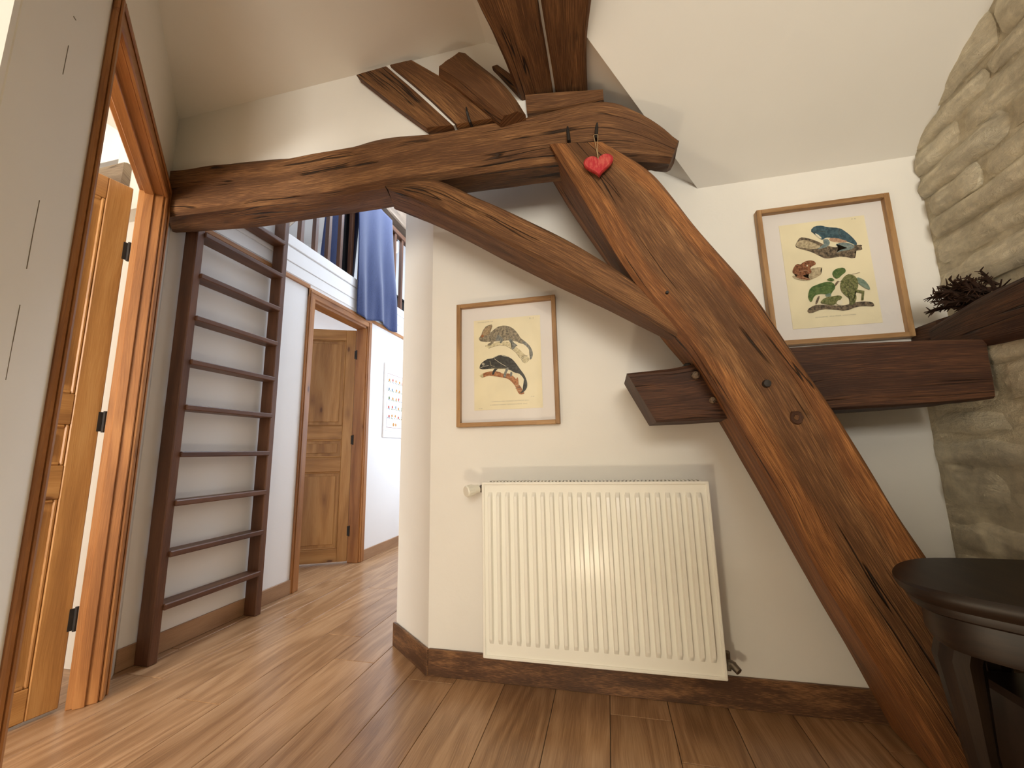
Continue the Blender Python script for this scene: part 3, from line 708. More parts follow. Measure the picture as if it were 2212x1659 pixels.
# ------------------------------------------------------------------ ladder
ld = empty('ladder', (-1.985, 1.78, 0)); tag(ld, 'dark brown wooden loft ladder with flat treads against the corridor wall', 'ladder')
for y0, y1, zt in ((1.494, 1.534, 2.75), (2.040, 2.080, 2.75)):
    put(bx(-2.030, -1.950, y0, y1, 0, zt, 0.004, ua=2), 'stile', MAT['ladder'], ld)
for i in range(11):
    z = 0.238 + 0.2218 * i
    m_ = MB().box(-2.026, -1.938, 1.528, 2.046, z - 0.026, z, 0.004, ua=1)
    o = put(m_, 'tread', MAT['ladder'], ld)

# ------------------------------------------------------------------ radiator
YR = 1.552
ra, rb_ = aty(1042, 1042, YR), aty(1573, 1466, YR)
RX0, RX1, RZ1, RZ0 = -0.482, 0.333, 0.755, 0.134
rad = empty('radiator', ((RX0 + RX1) / 2, 1.60, RZ0)); tag(rad, 'white fluted panel radiator mounted low on the cream wall', 'radiator')
put(MB().box(RX0, RX1, YR + 0.004, YR + 0.075, RZ0, RZ1 - 0.004, 0.004), 'body', MAT['white'], rad)
m_ = MB(); w_ = 0.009
m_.box(RX0 - 0.001, RX0 + w_, YR - 0.003, YR + 0.01, RZ0, RZ1, 0.002).box(RX1 - w_, RX1 + 0.001, YR - 0.003, YR + 0.01, RZ0, RZ1, 0.002)
m_.box(RX0, RX1, YR - 0.003, YR + 0.01, RZ0 - 0.001, RZ0 + w_, 0.002).box(RX0, RX1, YR - 0.003, YR + 0.01, RZ1 - w_, RZ1 + 0.001, 0.002)
put(m_, 'rim', MAT['white'], rad)
# fluted front sheet
NF = 23; xa, xb = RX0 + 0.011, RX1 - 0.011; za, zb2 = RZ0 + 0.011, RZ1 - 0.011
pitch = (xb - xa - 0.012) / NF
xs = [xa]; hs = [0.0]
for i in range(NF):
    c0 = xa + 0.006 + pitch * i
    for f, h in ((0.14, 0), (0.18, 0.12), (0.25, 0.88), (0.29, 1), (0.60, 1), (0.64, 0.88), (0.71, 0.12), (0.76, 0)):
        xs.append(c0 + pitch * f); hs.append(h)
xs.append(xb); hs.append(0.0)
zs = [(za, 0), (za + 0.030, 0), (za + 0.036, 0.1), (za + 0.052, 0.9), (za + 0.06, 1), (zb2 - 0.045, 1), (zb2 - 0.038, 0.9), (zb2 - 0.026, 0.1), (zb2 - 0.020, 0), (zb2, 0)]
vv = []; ff = []
for z, zf in zs:
    for x, h in zip(xs, hs): vv.append((x, YR + 0.006 - 0.019 * h * zf, z))
nx = len(xs)
for j in range(len(zs) - 1):
    for i in range(nx - 1): ff.append([j * nx + i, j * nx + i + 1, (j + 1) * nx + i + 1, (j + 1) * nx + i])
o = obj('front_panel', vv, ff, MAT['white'], rad, None, 50); o.matrix_parent_inverse = Matrix.Translation(-Vector(rad.location))
# top grille
m_ = MB()
for i in range(58):
    x = RX0 + 0.022 + i * (RX1 - RX0 - 0.05) / 57
    m_.box(x, x + 0.0065, YR + 0.012, YR + 0.068, RZ1 - 0.004, RZ1 + 0.003)
put(m_, 'top_grille', MAT['white'], rad)
put(MB().box(RX0 + 0.015, RX1 - 0.015, YR + 0.010, YR + 0.070, RZ1 - 0.0045, RZ1 - 0.001), 'grille_slot', MAT['slot'], rad)
for bx0 in (RX0 + 0.15, RX1 - 0.19): put(MB().box(bx0, bx0 + 0.04, YR + 0.07, YA - 0.001, 0.25, 0.62, 0.003), 'wall_bracket', MAT['white'], rad)
# thermostatic valve, upper left
zc = 0.728; m_ = MB(); m_.tube([(RX0 + 0.004, YR + 0.035, zc), (RX0 - 0.030, YR + 0.035, zc)], 0.0125, 14).tube([(RX0 - 0.004, YR + 0.035, zc), (RX0 - 0.016, YR + 0.035, zc)], 0.016, 6)
m_.tube([(RX0 - 0.028, YR + 0.035, zc), (RX0 - 0.028, YA - 0.002, zc)], 0.0085, 10)
tag(put(m_, 'valve_body', MAT['brass'], rad), 'dull metal valve fitting')
hd = V((-0.62, -0.75, -0.12)).normalized(); p0 = V((RX0 - 0.026, YR + 0.030, zc)); m_ = MB()
m_.tube([p0, p0 + hd * 0.016, p0 + hd * 0.017, p0 + hd * 0.024, p0 + hd * 0.026, p0 + hd * 0.052, p0 + hd * 0.056, p0 + hd * 0.0565], [0.017, 0.017, 0.020, 0.020, 0.0225, 0.0220, 0.0195, 0.004], 22)
aa_ = hd.orthogonal().normalized(); bb_ = hd.cross(aa_)
for i in range(14):
    an = 2 * math.pi * i / 14; c_ = aa_ * math.cos(an) + bb_ * math.sin(an); m_.tube([p0 + hd * 0.034 + c_ * 0.0220, p0 + hd * 0.050 + c_ * 0.0218], 0.0016, 5)
tag(put(m_, 'thermostat_head', MAT['valve'], rad), 'cream ribbed thermostat knob')
# lockshield valve, lower right
q = V((RX1 + 0.012, YR + 0.040, RZ0 + 0.040)); m_ = MB()
m_.tube([(RX1 - 0.002, q.y, q.z), (RX1 + 0.014, q.y, q.z)], 0.010, 6).tube([q, q + V((0.0, 0.06, 0.016)), V((q.x, YA - 0.002, q.z + 0.02))], 0.0085, 12)
m_.tube([q + V((-0.004, 0, 0)), q + V((0.018, -0.016, -0.006))], 0.012, 10).tube([q + V((0.012, -0.012, -0.004)), q + V((0.026, -0.030, -0.016))], [0.0125, 0.011], 12)
m_.tube([q + V((0.0, -0.004, 0.0)), q + V((-0.002, -0.018, -0.020))], 0.0085, 10)
m_.tube([q + V((0.002, 0.0, 0.006)), q + V((0.002, -0.004, 0.030))], 0.0085, 12)
tag(put(m_, 'lockshield_valve', MAT['brass'], rad), 'dull metal lockshield valve')

# ------------------------------------------------------------------ framed prints
def homog(src, dst):
    A = []; bv = []
    for (x, y), (u, v) in zip(src, dst):
        A.append([x, y, 1, 0, 0, 0, -u * x, -u * y]); bv.append(u); A.append([0, 0, 0, x, y, 1, -v * x, -v * y]); bv.append(v)
    h = np.append(np.linalg.solve(np.array(A, float), np.array(bv, float)), 1).reshape(3, 3)
    def f(x, y):
        r = h @ np.array([x, y, 1.0]); return float(r[0] / r[2]), float(r[1] / r[2])
    return f
INK = {
 'chameleon': ink('ink_chameleon', (0.115, 0.098, 0.070, 1), (0.36, 0.30, 0.20, 1), 70), 'casque': ink('ink_casque', (0.22, 0.15, 0.08, 1), (0.45, 0.33, 0.19, 1), 90),
 'bluegrey': ink('ink_bluegrey', (0.11, 0.115, 0.10, 1), (0.27, 0.27, 0.24, 1), 80), 'black': ink('ink_black', (0.012, 0.012, 0.012, 1), (0.055, 0.055, 0.05, 1), 70),
 'line': plain('ink_line', (0.05, 0.042, 0.03, 1), 0.9), 'pale': ink('ink_pale', (0.45, 0.38, 0.22, 1), (0.74, 0.66, 0.42, 1), 40),
 'rust': ink('ink_rust', (0.22, 0.075, 0.025, 1), (0.50, 0.22, 0.09, 1), 40), 'grey': plain('ink_grey', (0.36, 0.33, 0.25, 1), 0.9),
 'frogblue': ink('ink_frogblue', (0.022, 0.060, 0.085, 1), (0.075, 0.14, 0.17, 1), 45), 'legblue': ink('ink_legblue', (0.13, 0.19, 0.20, 1), (0.25, 0.30, 0.28, 1), 60),
 'pink': ink('ink_pink', (0.36, 0.19, 0.12, 1), (0.58, 0.40, 0.26, 1), 120), 'bark': ink('ink_bark', (0.045, 0.038, 0.03, 1), (0.24, 0.18, 0.12, 1), 55),
 'brown': ink('ink_brown', (0.10, 0.03, 0.014, 1), (0.34, 0.15, 0.075, 1), 90), 'shade': ink('ink_shade', (0.30, 0.24, 0.15, 1), (0.55, 0.46, 0.30, 1), 60),
 'green': ink('ink_green', (0.045, 0.10, 0.028, 1), (0.13, 0.20, 0.065, 1), 50), 'olive': ink('ink_olive', (0.075, 0.095, 0.03, 1), (0.25, 0.25, 0.11, 1), 80),
 'teal': ink('ink_teal', (0.12, 0.19, 0.15, 1), (0.25, 0.32, 0.25, 1), 60), 'white': plain('ink_white', (0.78, 0.72, 0.55, 1), 0.9)}
def smooth_poly(p, it=2):
    for _ in range(it):
        q = []
        for i in range(len(p)):
            a, b = p[i], p[(i + 1) % len(p)]
            q.append((a[0] * 0.75 + b[0] * 0.25, a[1] * 0.75 + b[1] * 0.25)); q.append((a[0] * 0.25 + b[0] * 0.75, a[1] * 0.25 + b[1] * 0.75))
        p = q
    return p
def flat_mesh(name, polys, mat, parent, y):
    bm = bmesh.new()
    for p in polys:
        vs_ = [bm.verts.new((x, y, z)) for x, z in p]
        try: bm.faces.new(vs_)
        except ValueError: pass
    bmesh.ops.triangulate(bm, faces=bm.faces[:])
    me = bpy.data.meshes.new(name); bm.to_mesh(me); bm.free(); me.materials.append(mat)
    return link(bpy.data.objects.new(name, me), parent)
def stroke(pts, w):
    """polyline -> thin quads"""
    out = []
    for (x0, z0), (x1, z1) in zip(pts, pts[1:]):
        d = math.hypot(x1 - x0, z1 - z0) or 1e-6; nx_, nz = -(z1 - z0) / d * w / 2, (x1 - x0) / d * w / 2
        out.append([(x0 + nx_, z0 + nz), (x1 + nx_, z1 + nz), (x1 - nx_, z1 - nz), (x0 - nx_, z0 - nz)])
    return out
def text_mesh(name, s, size, x, z, y, mat, parent, align='LEFT'):
    cu = bpy.data.curves.new('txt', 'FONT'); cu.body = s; cu.size = size; cu.align_x = align
    to = bpy.data.objects.new('txt', cu); COL.objects.link(to)
    dg = bpy.context.evaluated_depsgraph_get(); me = bpy.data.meshes.new_from_object(to.evaluated_get(dg)); me.name = name
    bpy.data.objects.remove(to); bpy.data.curves.remove(cu)
    me.transform(Matrix.Translation((x, y, z)) @ Matrix.Rotation(math.pi / 2, 4, 'X')); me.materials.clear(); me.materials.append(mat)
    return link(bpy.data.objects.new(name, me), parent)
def picture(name, label, loc, rot, W, H, prx, shapes, corners, texts=()):
    root = empty(name, loc); root.rotation_euler = rot; tag(root, label, 'picture')
    fw, fd = 0.0175, 0.030
    for (x0, x1, z0, z1) in ((-W / 2, -W / 2 + fw, 0, H), (W / 2 - fw, W / 2, 0, H)):
        MB().box(x0, x1, -fd, 0, z0, z1, 0.0015, ua=2).build('frame_rail', MAT['frame'], root)
    for z0, z1 in ((0, fw), (H - fw, H)):
        MB().box(-W / 2 + fw, W / 2 - fw, -fd + 0.0003, 0, z0, z1, 0.0015, ua=0).build('frame_rail', MAT['frame'], root)
    MB().box(-W / 2 + fw - 0.004, W / 2 - fw + 0.004, -0.008, -0.002, fw - 0.004, H - fw + 0.004).build('mat_board', MAT['mat'], root)
    x0, x1, z0, z1 = prx
    pr = MB().box(x0, x1, -0.0094, -0.008, z0, z1).build('print', MAT['paper'], root)
    f = homog(corners, [(-W / 2, H), (W / 2, H), (W / 2, 0), (-W / 2, 0)])
    y = -0.0098
    for i, (nm, pts, m, sm) in enumerate(shapes):
        if sm == 'line':
            pp = [f(*p) for p in pts]; flat_mesh(nm, stroke(pp, 0.0013), INK[m], pr, y)
        else:
            flat_mesh(nm, [[f(*p) for p in smooth_poly(pts, sm)]], INK[m], pr, y)
        y -= 0.00012
    for s, size, x, z, al in texts: text_mesh('caption', s, size, x, z, -0.0097, INK['grey'], pr, al)
    MB().box(-W / 2 + fw - 0.003, W / 2 - fw + 0.003, -0.0205, -0.0190, fw - 0.003, H - fw + 0.003).build('glass', MAT['glass'], root)
    return root
cham = [
 ('branch', [(440, 655), (500, 640), (600, 612), (680, 606), (735, 622), (785, 660), (835, 695), (885, 745), (935, 780), (958, 812), (905, 862), (872, 832), (842, 792), (800, 732), (750, 692), (690, 657), (620, 647), (550, 662), (490, 687)], 'pale', 1),
 ('shading', [(490, 687), (550, 664), (620, 649), (690, 659), (750, 694), (800, 735), (842, 794)], 'bark', 'line'),
 ('chameleon', [(382, 580), (412, 535), (450, 520), (505, 515), (540, 485), (585, 448), (640, 430), (705, 432), (765, 458), (812, 505), (852, 572), (895, 602), (945, 645), (978, 695), (991, 745), (984, 785), (965, 818), (952, 802), (966, 760), (955, 712), (922, 668), (880, 635), (845, 632), (800, 606), (720, 595), (650, 604), (560, 606), (500, 612), (450, 616), (395, 604)], 'chameleon', 1),
 ('tail', [(860, 605), (900, 606), (945, 648), (978, 698), (990, 745), (984, 785), (966, 816), (954, 802), (966, 760), (955, 712), (922, 668), (880, 635)], 'bluegrey', 1),
 ('casque', [(410, 548), (428, 490), (465, 440), (528, 420), (533, 440), (518, 490), (495, 530), (450, 545)], 'casque', 1),
 ('belly', [(560, 560), (600, 530), (640, 560), (660, 590), (620, 603), (570, 604)], 'bluegrey', 1),
 ('leg', [(560, 535), (590, 545), (552, 620), (512, 650), (480, 656), (478, 640), (520, 615), (548, 580)], 'chameleon', 1),
 ('leg', [(625, 598), (658, 590), (640, 628), (612, 628)], 'bluegrey', 1),
 ('leg', [(715, 585), (752, 575), (770, 620), (800, 640), (822, 655), (790, 668), (772, 702), (745, 692), (762, 656), (735, 625)], 'bluegrey', 1),
 ('tail_curl', [(850, 798), (872, 778), (905, 768), (930, 772)], 'line', 'line'), ('tail_curl', [(930, 772), (890, 785), (862, 806), (868, 832), (885, 846)], 'bluegrey', 'line'),
 ('eye', [(405, 545), (420, 530), (438, 535), (440, 553), (424, 566), (408, 560)], 'rust', 1),
 ('outline', [(382, 580), (412, 535), (428, 490), (465, 440), (528, 420), (533, 440), (505, 515)], 'line', 'line'),
 ('branch', [(380, 992), (430, 962), (520, 940), (600, 945), (660, 975), (720, 964), (770, 1000), (800, 1035), (815, 1005), (826, 1040), (820, 1090), (850, 1112), (872, 1162), (897, 1197), (840, 1207), (812, 1172), (790, 1112), (760, 1072), (710, 1027), (640, 1012), (560, 997), (480, 990), (420, 1017)], 'rust', 1),
 ('branch_tip', [(380, 992), (428, 965), (432, 1010), (418, 1017)], 'pale', 0),
 ('chameleon', [(388, 908), (395, 868), (430, 832), (495, 796), (503, 826), (545, 788), (592, 766), (642, 761), (702, 775), (762, 810), (812, 872), (852, 932), (892, 982), (917, 1042), (927, 1092), (917, 1142), (880, 1182), (830, 1192), (862, 1170), (890, 1140), (902, 1100), (895, 1050), (868, 1000), (830, 966), (785, 962), (740, 932), (690, 917), (600, 917), (520, 912), (430, 922), (392, 914)], 'black', 1),
 ('leg', [(590, 880), (622, 890), (565, 942), (548, 985), (525, 978), (540, 932)], 'black', 1), ('leg', [(690, 900), (722, 902), (692, 962), (682, 1014), (655, 1010), (662, 970)], 'bluegrey', 1), ('leg', [(735, 948), (760, 955), (752, 1004), (728, 1002)], 'bluegrey', 1),
 ('stripe', [(555, 802), (600, 836), (640, 862), (688, 888)], 'white', 'line'), ('stripe', [(395, 906), (440, 886), (492, 878)], 'white', 'line'), ('stripe', [(520, 905), (600, 912), (690, 912)], 'pale', 'line'), ('stripe', [(550, 792), (590, 772)], 'white', 'line'), ('stripe', [(640, 768), (705, 782)], 'white', 'line'), ('stripe', [(505, 830), (520, 880), (560, 890)], 'pale', 'line'),
 ('eye', [(412, 856), (430, 846), (448, 856), (445, 876), (425, 880)], 'grey', 1),
 ('tail_coil', [(785, 1112), (815, 1100), (840, 1102)], 'pale', 'line'), ('tail_coil', [(790, 1140), (825, 1130), (852, 1130)], 'line', 'line'), ('tail_coil', [(800, 1168), (840, 1160), (866, 1160)], 'pale', 'line'),
]
c1 = [(150, 213), (1248, 102), (1297, 1537), (138, 1570)]
f1 = homog(c1, [(-0.2205, 0.545), (0.2205, 0.545), (0.2205, 0), (-0.2205, 0)])
P0, P1, P2, P3 = f1(330, 378), f1(1072, 312), f1(1096, 1352), f1(325, 1382)
pic1 = aty(1098, 919, YA - 0.002)
picture('picture_frame', 'oak-framed print of two chameleons on branches above the radiator', (pic1.x - 0.0, YA - 0.0025, aty(1098, 919, YA - 0.03).z), (0, 0, 0), 0.441, 0.545,
        (P3[0], (P1[0] + P2[0]) / 2, P3[1], P0[1]), cham, c1,
        (("I. CAMÉLÉON A CAPE  CHAMAELEO CALYPTRATUS  (Dum.)", 0.0062, *f1(515, 1290), 'LEFT'), ("II. CAMÉLÉON A BANDES  CHAMAELEO LATERALIS  (Gray.)", 0.0062, *f1(502, 1327), 'LEFT'), ("Pl. 13", 0.009, *f1(950, 358), 'LEFT'), ("Erpétologie générale. Zool.", 0.0065, *f1(370, 402), 'LEFT'), ("M. del.", 0.0055, *f1(965, 1230), 'LEFT'), ("Imp. lith.", 0.005, *f1(375, 1365), 'LEFT')))
frogs = [
 ('branch', [(490, 620), (515, 560), (545, 522), (600, 525), (700, 552), (800, 600), (900, 620), (1100, 592), (1172, 590), (1150, 618), (1174, 642), (1085, 652), (1105, 690), (1092, 732), (960, 706), (880, 722), (800, 732), (760, 716), (650, 662), (560, 642)], 'bark', 1),
 ('bark_face', [(495, 618), (520, 560), (600, 545), (690, 580), (760, 610), (700, 640), (600, 630)], 'shade', 1),
 ('frog', [(643, 457), (690, 408), (772, 404), (802, 420), (942, 425), (1012, 470), (1072, 520), (1122, 582), (1098, 600), (1050, 572), (950, 547), (850, 524), (802, 522), (770, 548), (735, 532), (690, 492)], 'frogblue', 1),
 ('belly', [(828, 530), (900, 523), (1040, 562), (960, 574), (850, 562)], 'pink', 1),
 ('throat', [(690, 480), (720, 490), (765, 530), (745, 536), (705, 505)], 'white', 1),
 ('leg', [(770, 540), (832, 538), (845, 590), (800, 622), (708, 644), (760, 604), (788, 580)], 'legblue', 1),
 ('leg', [(888, 592), (960, 568), (1050, 578), (1098, 612), (1050, 642), (960, 655), (890, 676), (950, 642), (1035, 622), (930, 614)], 'legblue', 1),
 ('stripe', [(700, 455), (760, 462), (800, 470)], 'line', 'line'), ('stripe', [(660, 470), (700, 478)], 'line', 'line'), ('stripe', [(940, 430), (930, 480), (960, 520)], 'line', 'line'),
 ('shadow', [(640, 830), (772, 812), (740, 850), (762, 882), (700, 922), (610, 955), (500, 940), (450, 900), (560, 900)], 'shade', 1),
 ('frog', [(466, 850), (490, 802), (522, 782), (534, 800), (582, 765), (642, 747), (692, 760), (702, 792), (662, 806), (640, 832), (662, 862), (642, 882), (600, 892), (560, 902), (642, 932), (632, 947), (500, 925), (518, 892), (470, 882)], 'brown', 1),
 ('eye', [(604, 800), (616, 796), (622, 806), (610, 814)], 'white', 1), ('stripe', [(530, 862), (600, 850), (640, 870)], 'pink', 'line'), ('stripe', [(500, 925), (580, 918), (640, 938)], 'pink', 'line'),
 ('branch', [(605, 1240), (680, 1190), (760, 1185), (900, 1195), (1000, 1190), (1100, 1155), (1230, 1150), (1275, 1165), (1285, 1202), (1200, 1195), (1110, 1202), (1000, 1247), (880, 1232), (760, 1227), (640, 1277)], 'bark', 1),
 ('stem', [(688, 1182), (720, 1100), (742, 1100), (712, 1182)], 'bark', 1), ('stem', [(878, 1000), (915, 945), (932, 958), (890, 1012)], 'bark', 1), ('stem', [(895, 970), (960, 950), (1010, 940)], 'bark', 'line'),
 ('leaf', [(618, 1100), (640, 1020), (720, 985), (800, 960), (872, 965), (897, 1020), (862, 1060), (842, 1100), (790, 1080), (730, 1080), (682, 1100), (655, 1168), (630, 1140)], 'green', 1),
 ('leaf', [(790, 1085), (850, 1070), (850, 1110), (800, 1110)], 'teal', 1),
 ('leaf', [(858, 870), (900, 830), (982, 818), (1002, 860), (962, 890), (920, 932), (880, 922)], 'green', 1), ('leaf', [(798, 942), (850, 918), (892, 946), (850, 958)], 'green', 1),
 ('leaf', [(1098, 908), (1182, 938), (1230, 998), (1244, 1044), (1172, 1012), (1118, 972)], 'teal', 1),
 ('vein', [(640, 1130), (720, 1030), (860, 980)], 'olive', 'line'), ('vein', [(880, 915), (930, 860), (985, 830)], 'olive', 'line'),
 ('frog', [(938, 990), (960, 930), (1010, 884), (1062, 890), (1097, 910), (1122, 960), (1117, 1032), (1082, 1062), (1107, 1112), (1087, 1172), (1050, 1192), (1028, 1182), (1042, 1130), (990, 1092), (950, 1052)], 'olive', 1),
 ('leg', [(1098, 1036), (1182, 1048), (1172, 1142), (1150, 1142), (1156, 1072), (1100, 1062)], 'olive', 0),
 ('twig', [(1060, 885), (1100, 878), (1138, 866)], 'bark', 'line'),
 ('fold', [(985, 960), (1030, 1000), (1040, 1060)], 'line', 'line'), ('fold', [(1020, 940), (1070, 1000), (1075, 1050)], 'line', 'line'), ('fold', [(960, 990), (1010, 1040), (1040, 1080)], 'line', 'line'), ('fold', [(1045, 1090), (1060, 1140), (1045, 1180)], 'line', 'line'),
 ('frog', [(733, 1167), (780, 1120), (860, 1105), (930, 1093), (962, 1110), (942, 1140), (900, 1172), (870, 1192), (800, 1182)], 'olive', 1),
 ('stripe', [(760, 1150), (850, 1130), (930, 1115)], 'green', 'line'),
 ('throat_sac', [(900, 1160), (930, 1138), (962, 1150), (962, 1178), (930, 1192), (904, 1182)], 'white', 1),
]
c2 = [(88, 288), (1405, 98), (1666, 1502), (262, 1602)]
f2 = homog(c2, [(-0.2205, 0.545), (0.2205, 0.545), (0.2205, 0), (-0.2205, 0)])
a_, b_, c_, e_ = f2(325, 428), f2(1215, 322), f2(1420, 1330), f2(460, 1400)
pz = aty(1816, 735, YA - 0.03)
picture('picture_frame', 'oak-framed print of blue, brown and green frogs above the tie beam', (aty(1816, 735, YA - 0.02).x, YA - 0.0025, pz.z - 0.004), (0, 0, 0), 0.441, 0.545,
        (-0.142, 0.142, 0.062, 0.478), frogs, c2, (("LES RAINETTES.  HYLA VIRIDIS.  HYLA CYANEA.", 0.0062, 0.0, 0.098, 'CENTER'), ("Pl. 92", 0.007, 0.10, 0.466, 'LEFT')))

# ------------------------------------------------------------------ poster in the corridor
po = empty('poster', (XB + 0.010, 3.73, 1.03)); tag(po, 'white poster with rows of small fruit and flower drawings in the corridor', 'poster')
MB().box(-0.008, 0.006, -0.278, 0.278, 0, 0.715, 0.001).build('sheet', plain('poster_paper', (0.80, 0.78, 0.77, 1), 0.6), po)
pk = {'r': plain('print_red', (0.45, 0.10, 0.07, 1), 0.8), 'o': plain('print_orange', (0.50, 0.24, 0.06, 1), 0.8), 'g': plain('print_green', (0.16, 0.20, 0.08, 1), 0.8), 'b': plain('print_blue', (0.20, 0.25, 0.30, 1), 0.8), 'l': plain('print_line', (0.33, 0.17, 0.13, 1), 0.8)}
def yz_mesh(name, polys, mat, parent, x):
    bm = bmesh.new()
    for p in polys:
        try: bm.faces.new([bm.verts.new((x, yy, zz)) for yy, zz in p])
        except ValueError: pass
    me = bpy.data.meshes.new(name); bm.to_mesh(me); bm.free(); me.materials.append(mat); return link(bpy.data.objects.new(name, me), parent)
yz_mesh('border', stroke([(-0.235, 0.095), (-0.235, 0.615), (0.235, 0.615), (0.235, 0.095), (-0.235, 0.095)], 0.004), pk['l'], po, 0.0066)
yz_mesh('border', stroke([(-0.255, 0.060), (-0.255, 0.665), (0.255, 0.665), (0.255, 0.060), (-0.255, 0.060)], 0.002), INK['grey'], po, 0.0065)
rnd = random.Random(5)
def blob(cy, cz, r, n=9, ph=0): return [(cy + r * (0.8 + 0.3 * rnd.random()) * math.cos(6.283 * i / n + ph), cz + r * (0.8 + 0.3 * rnd.random()) * math.sin(6.283 * i / n + ph)) for i in range(n)]
for r_ in range(5):
    for c_ in range(7):
        cy = -0.195 + c_ * 0.065; cz = 0.555 - r_ * 0.088
        k1 = rnd.choice('rogrob'); 
        yz_mesh('fruit_motif', [blob(cy + rnd.uniform(-.008, .008), cz + rnd.uniform(-.004, .008), 0.015)], pk[k1], po, 0.0067)
        yz_mesh('leaf_motif', [blob(cy - 0.014, cz - 0.016, 0.008, 6), blob(cy + 0.013, cz - 0.018, 0.008, 6)] + stroke([(cy, cz), (cy + 0.01, cz + 0.026)], 0.003), pk[rnd.choice('ggb')], po, 0.0066)
yz_mesh('fruit_motif', [blob(-0.10, 0.125, 0.017), blob(-0.055, 0.125, 0.016)], pk['o'], po, 0.0067)
yz_mesh('flourish', stroke([(-0.20, 0.135), (-0.185, 0.12), (-0.165, 0.118), (-0.15, 0.13)], 0.003) + stroke([(0.01, 0.12), (0.03, 0.115), (0.05, 0.13)], 0.003), INK['grey'], po, 0.0066)

# ------------------------------------------------------------------ loft railing, cloth and loft contents
rl = empty('loft_railing', (XB - 0.04, 3.2, 2.37)); tag(rl, 'dark wooden loft railing with upright balusters above the corridor', 'railing')
put(bx(XB - 0.075, XB - 0.02, 1.9, 5.2, 3.20, 3.26, 0.006, ua=1), 'handrail', MAT['ladder'], rl)
y = 2.02
while y < 5.0:
    put(bx(XB - 0.062, XB - 0.028, y, y + 0.036, 2.37, 3.20, 0.003, ua=2), 'baluster', MAT['ladder'], rl); y += 0.1475
# blue cloth draped over the handrail
nu, nv = 40, 70; vv = []; ff = []; uvs = []
def cloth_pt(u, v):
    L = 1.22 * v
    y0 = 2.905 + 0.60 * u
    fold = 0.014 * math.sin(u * 15 + 0.6 * math.sin(v * 3)) * min(1, v * 1.3) + 0.010 * math.sin(u * 31 + 2 + v * 2) * max(0, v - 0.4)
    y = y0 + (0.025 + 0.07 * u) * v + 0.010 * math.sin(v * 6 + u * 3)
    if v < 0.10:
        a = (v / 0.10) * math.pi * 0.9; x = XB - 0.048 + 0.045 * math.sin(a - 1.4); z = 3.268 + 0.01 * math.cos(a - 1.4)
        return (x + 0.3 * fold, y, z)
    s = (v - 0.10) / 0.90; z = 3.26 - s * (1.20 - 0.03 * u + 0.02 * math.sin(u * 9)); x = XB + 0.004 + 0.034 * min(1, s * 1.4) + fold
    return (x, y, z)
for j in range(nv + 1):
    for i in range(nu + 1): vv.append(cloth_pt(i / nu, j / nv))
for j in range(nv):
    for i in range(nu):
        a = j * (nu + 1) + i; ff.append([a, a + 1, a + nu + 2, a + nu + 1]); uvs.append([(i / nu, j / nv), ((i + 1) / nu, j / nv), ((i + 1) / nu, (j + 1) / nv), (i / nu, (j + 1) / nv)])
cl = obj('blue_cloth', vv, ff, MAT['cloth'], None, uvs, 80); md = cl.modifiers.new('thick', 'SOLIDIFY'); md.thickness = 0.003
tag(cl, 'dark blue linen cloth hanging over the loft railing', 'cloth')
# inner edge of the cloth on the loft side
vv = []; ff = []; uvs = []
for j in range(21):
    for i in range(13): 
        u, v = i / 12, j / 20; vv.append((XB - 0.12 - 0.015 * math.sin(u * 11 + v), 2.70 + 0.42 * u - 0.05 * v, 3.20 - 0.8 * v))
for j in range(20):
    for i in range(12):
        a = j * 13 + i; ff.append([a, a + 1, a + 14, a + 13]); uvs.append([(i / 12, j / 20), ((i + 1) / 12, j / 20), ((i + 1) / 12, (j + 1) / 20), (i / 12, (j + 1) / 20)])
c3 = obj('blue_curtain', vv, ff, MAT['cloth'], None, uvs, 80); md = c3.modifiers.new('thick', 'SOLIDIFY'); md.thickness = 0.003
tag(c3, 'narrow dark blue fabric behind the balusters, left of the hanging cloth', 'cloth')
struct('loft_floor', MB().box(-4.9, XB - 0.10, 1.43, 5.25, 2.362, 2.370), 'grey_beam', 'loft floor behind the railing', 'floor')
bxo = empty('storage_bench', (-2.62, 2.45, 2.37)); tag(bxo, 'low dark navy bench standing behind the loft balusters', 'bench')
put(bx(-2.80, -2.40, 1.7, 3.0, 2.37, 2.56, 0.01), 'base', MAT['navy'], bxo); put(bx(-2.82, -2.38, 1.68, 3.02, 2.56, 2.64, 0.025), 'cushion', MAT['navy'], bxo)
cb = empty('dark_cabinet', (-2.45, 3.9, 2.37)); tag(cb, 'low black cabinet behind the balusters right of the cloth', 'cabinet')
put(bx(-2.62, -2.30, 3.62, 4.6, 2.37, 2.68, 0.006), 'body', MAT['black'], cb); put(bx(-2.64, -2.28, 3.60, 4.62, 2.68, 2.70, 0.004), 'top', MAT['black'], cb)
pst = timber('loft_post', [[(-2.16, 2.93, 2.37), (-2.16, 3.03, 2.37), (-2.26, 3.03, 2.37), (-2.26, 2.93, 2.37)], [(-2.16, 2.93, 4.1), (-2.16, 3.03, 4.1), (-2.26, 3.03, 4.1), (-2.26, 2.93, 4.1)]], MAT['black'], n=16, amp=0.003, seed=81)
tag(pst, 'black upright loft post half hidden by the blue cloth', 'post')
ls = timber('loft_strut', [[(-3.6, 2.75, 2.37), (-3.6, 2.90, 2.37), (-3.72, 2.90, 2.37), (-3.72, 2.75, 2.37)], [(-3.6, 3.9, 3.9), (-3.6, 4.05, 3.9), (-3.72, 4.05, 3.9), (-3.72, 3.9, 3.9)]], MAT['grey_beam'], n=20, amp=0.005, seed=85)
tag(ls, 'weathered slanting strut seen between loft balusters', 'beam')
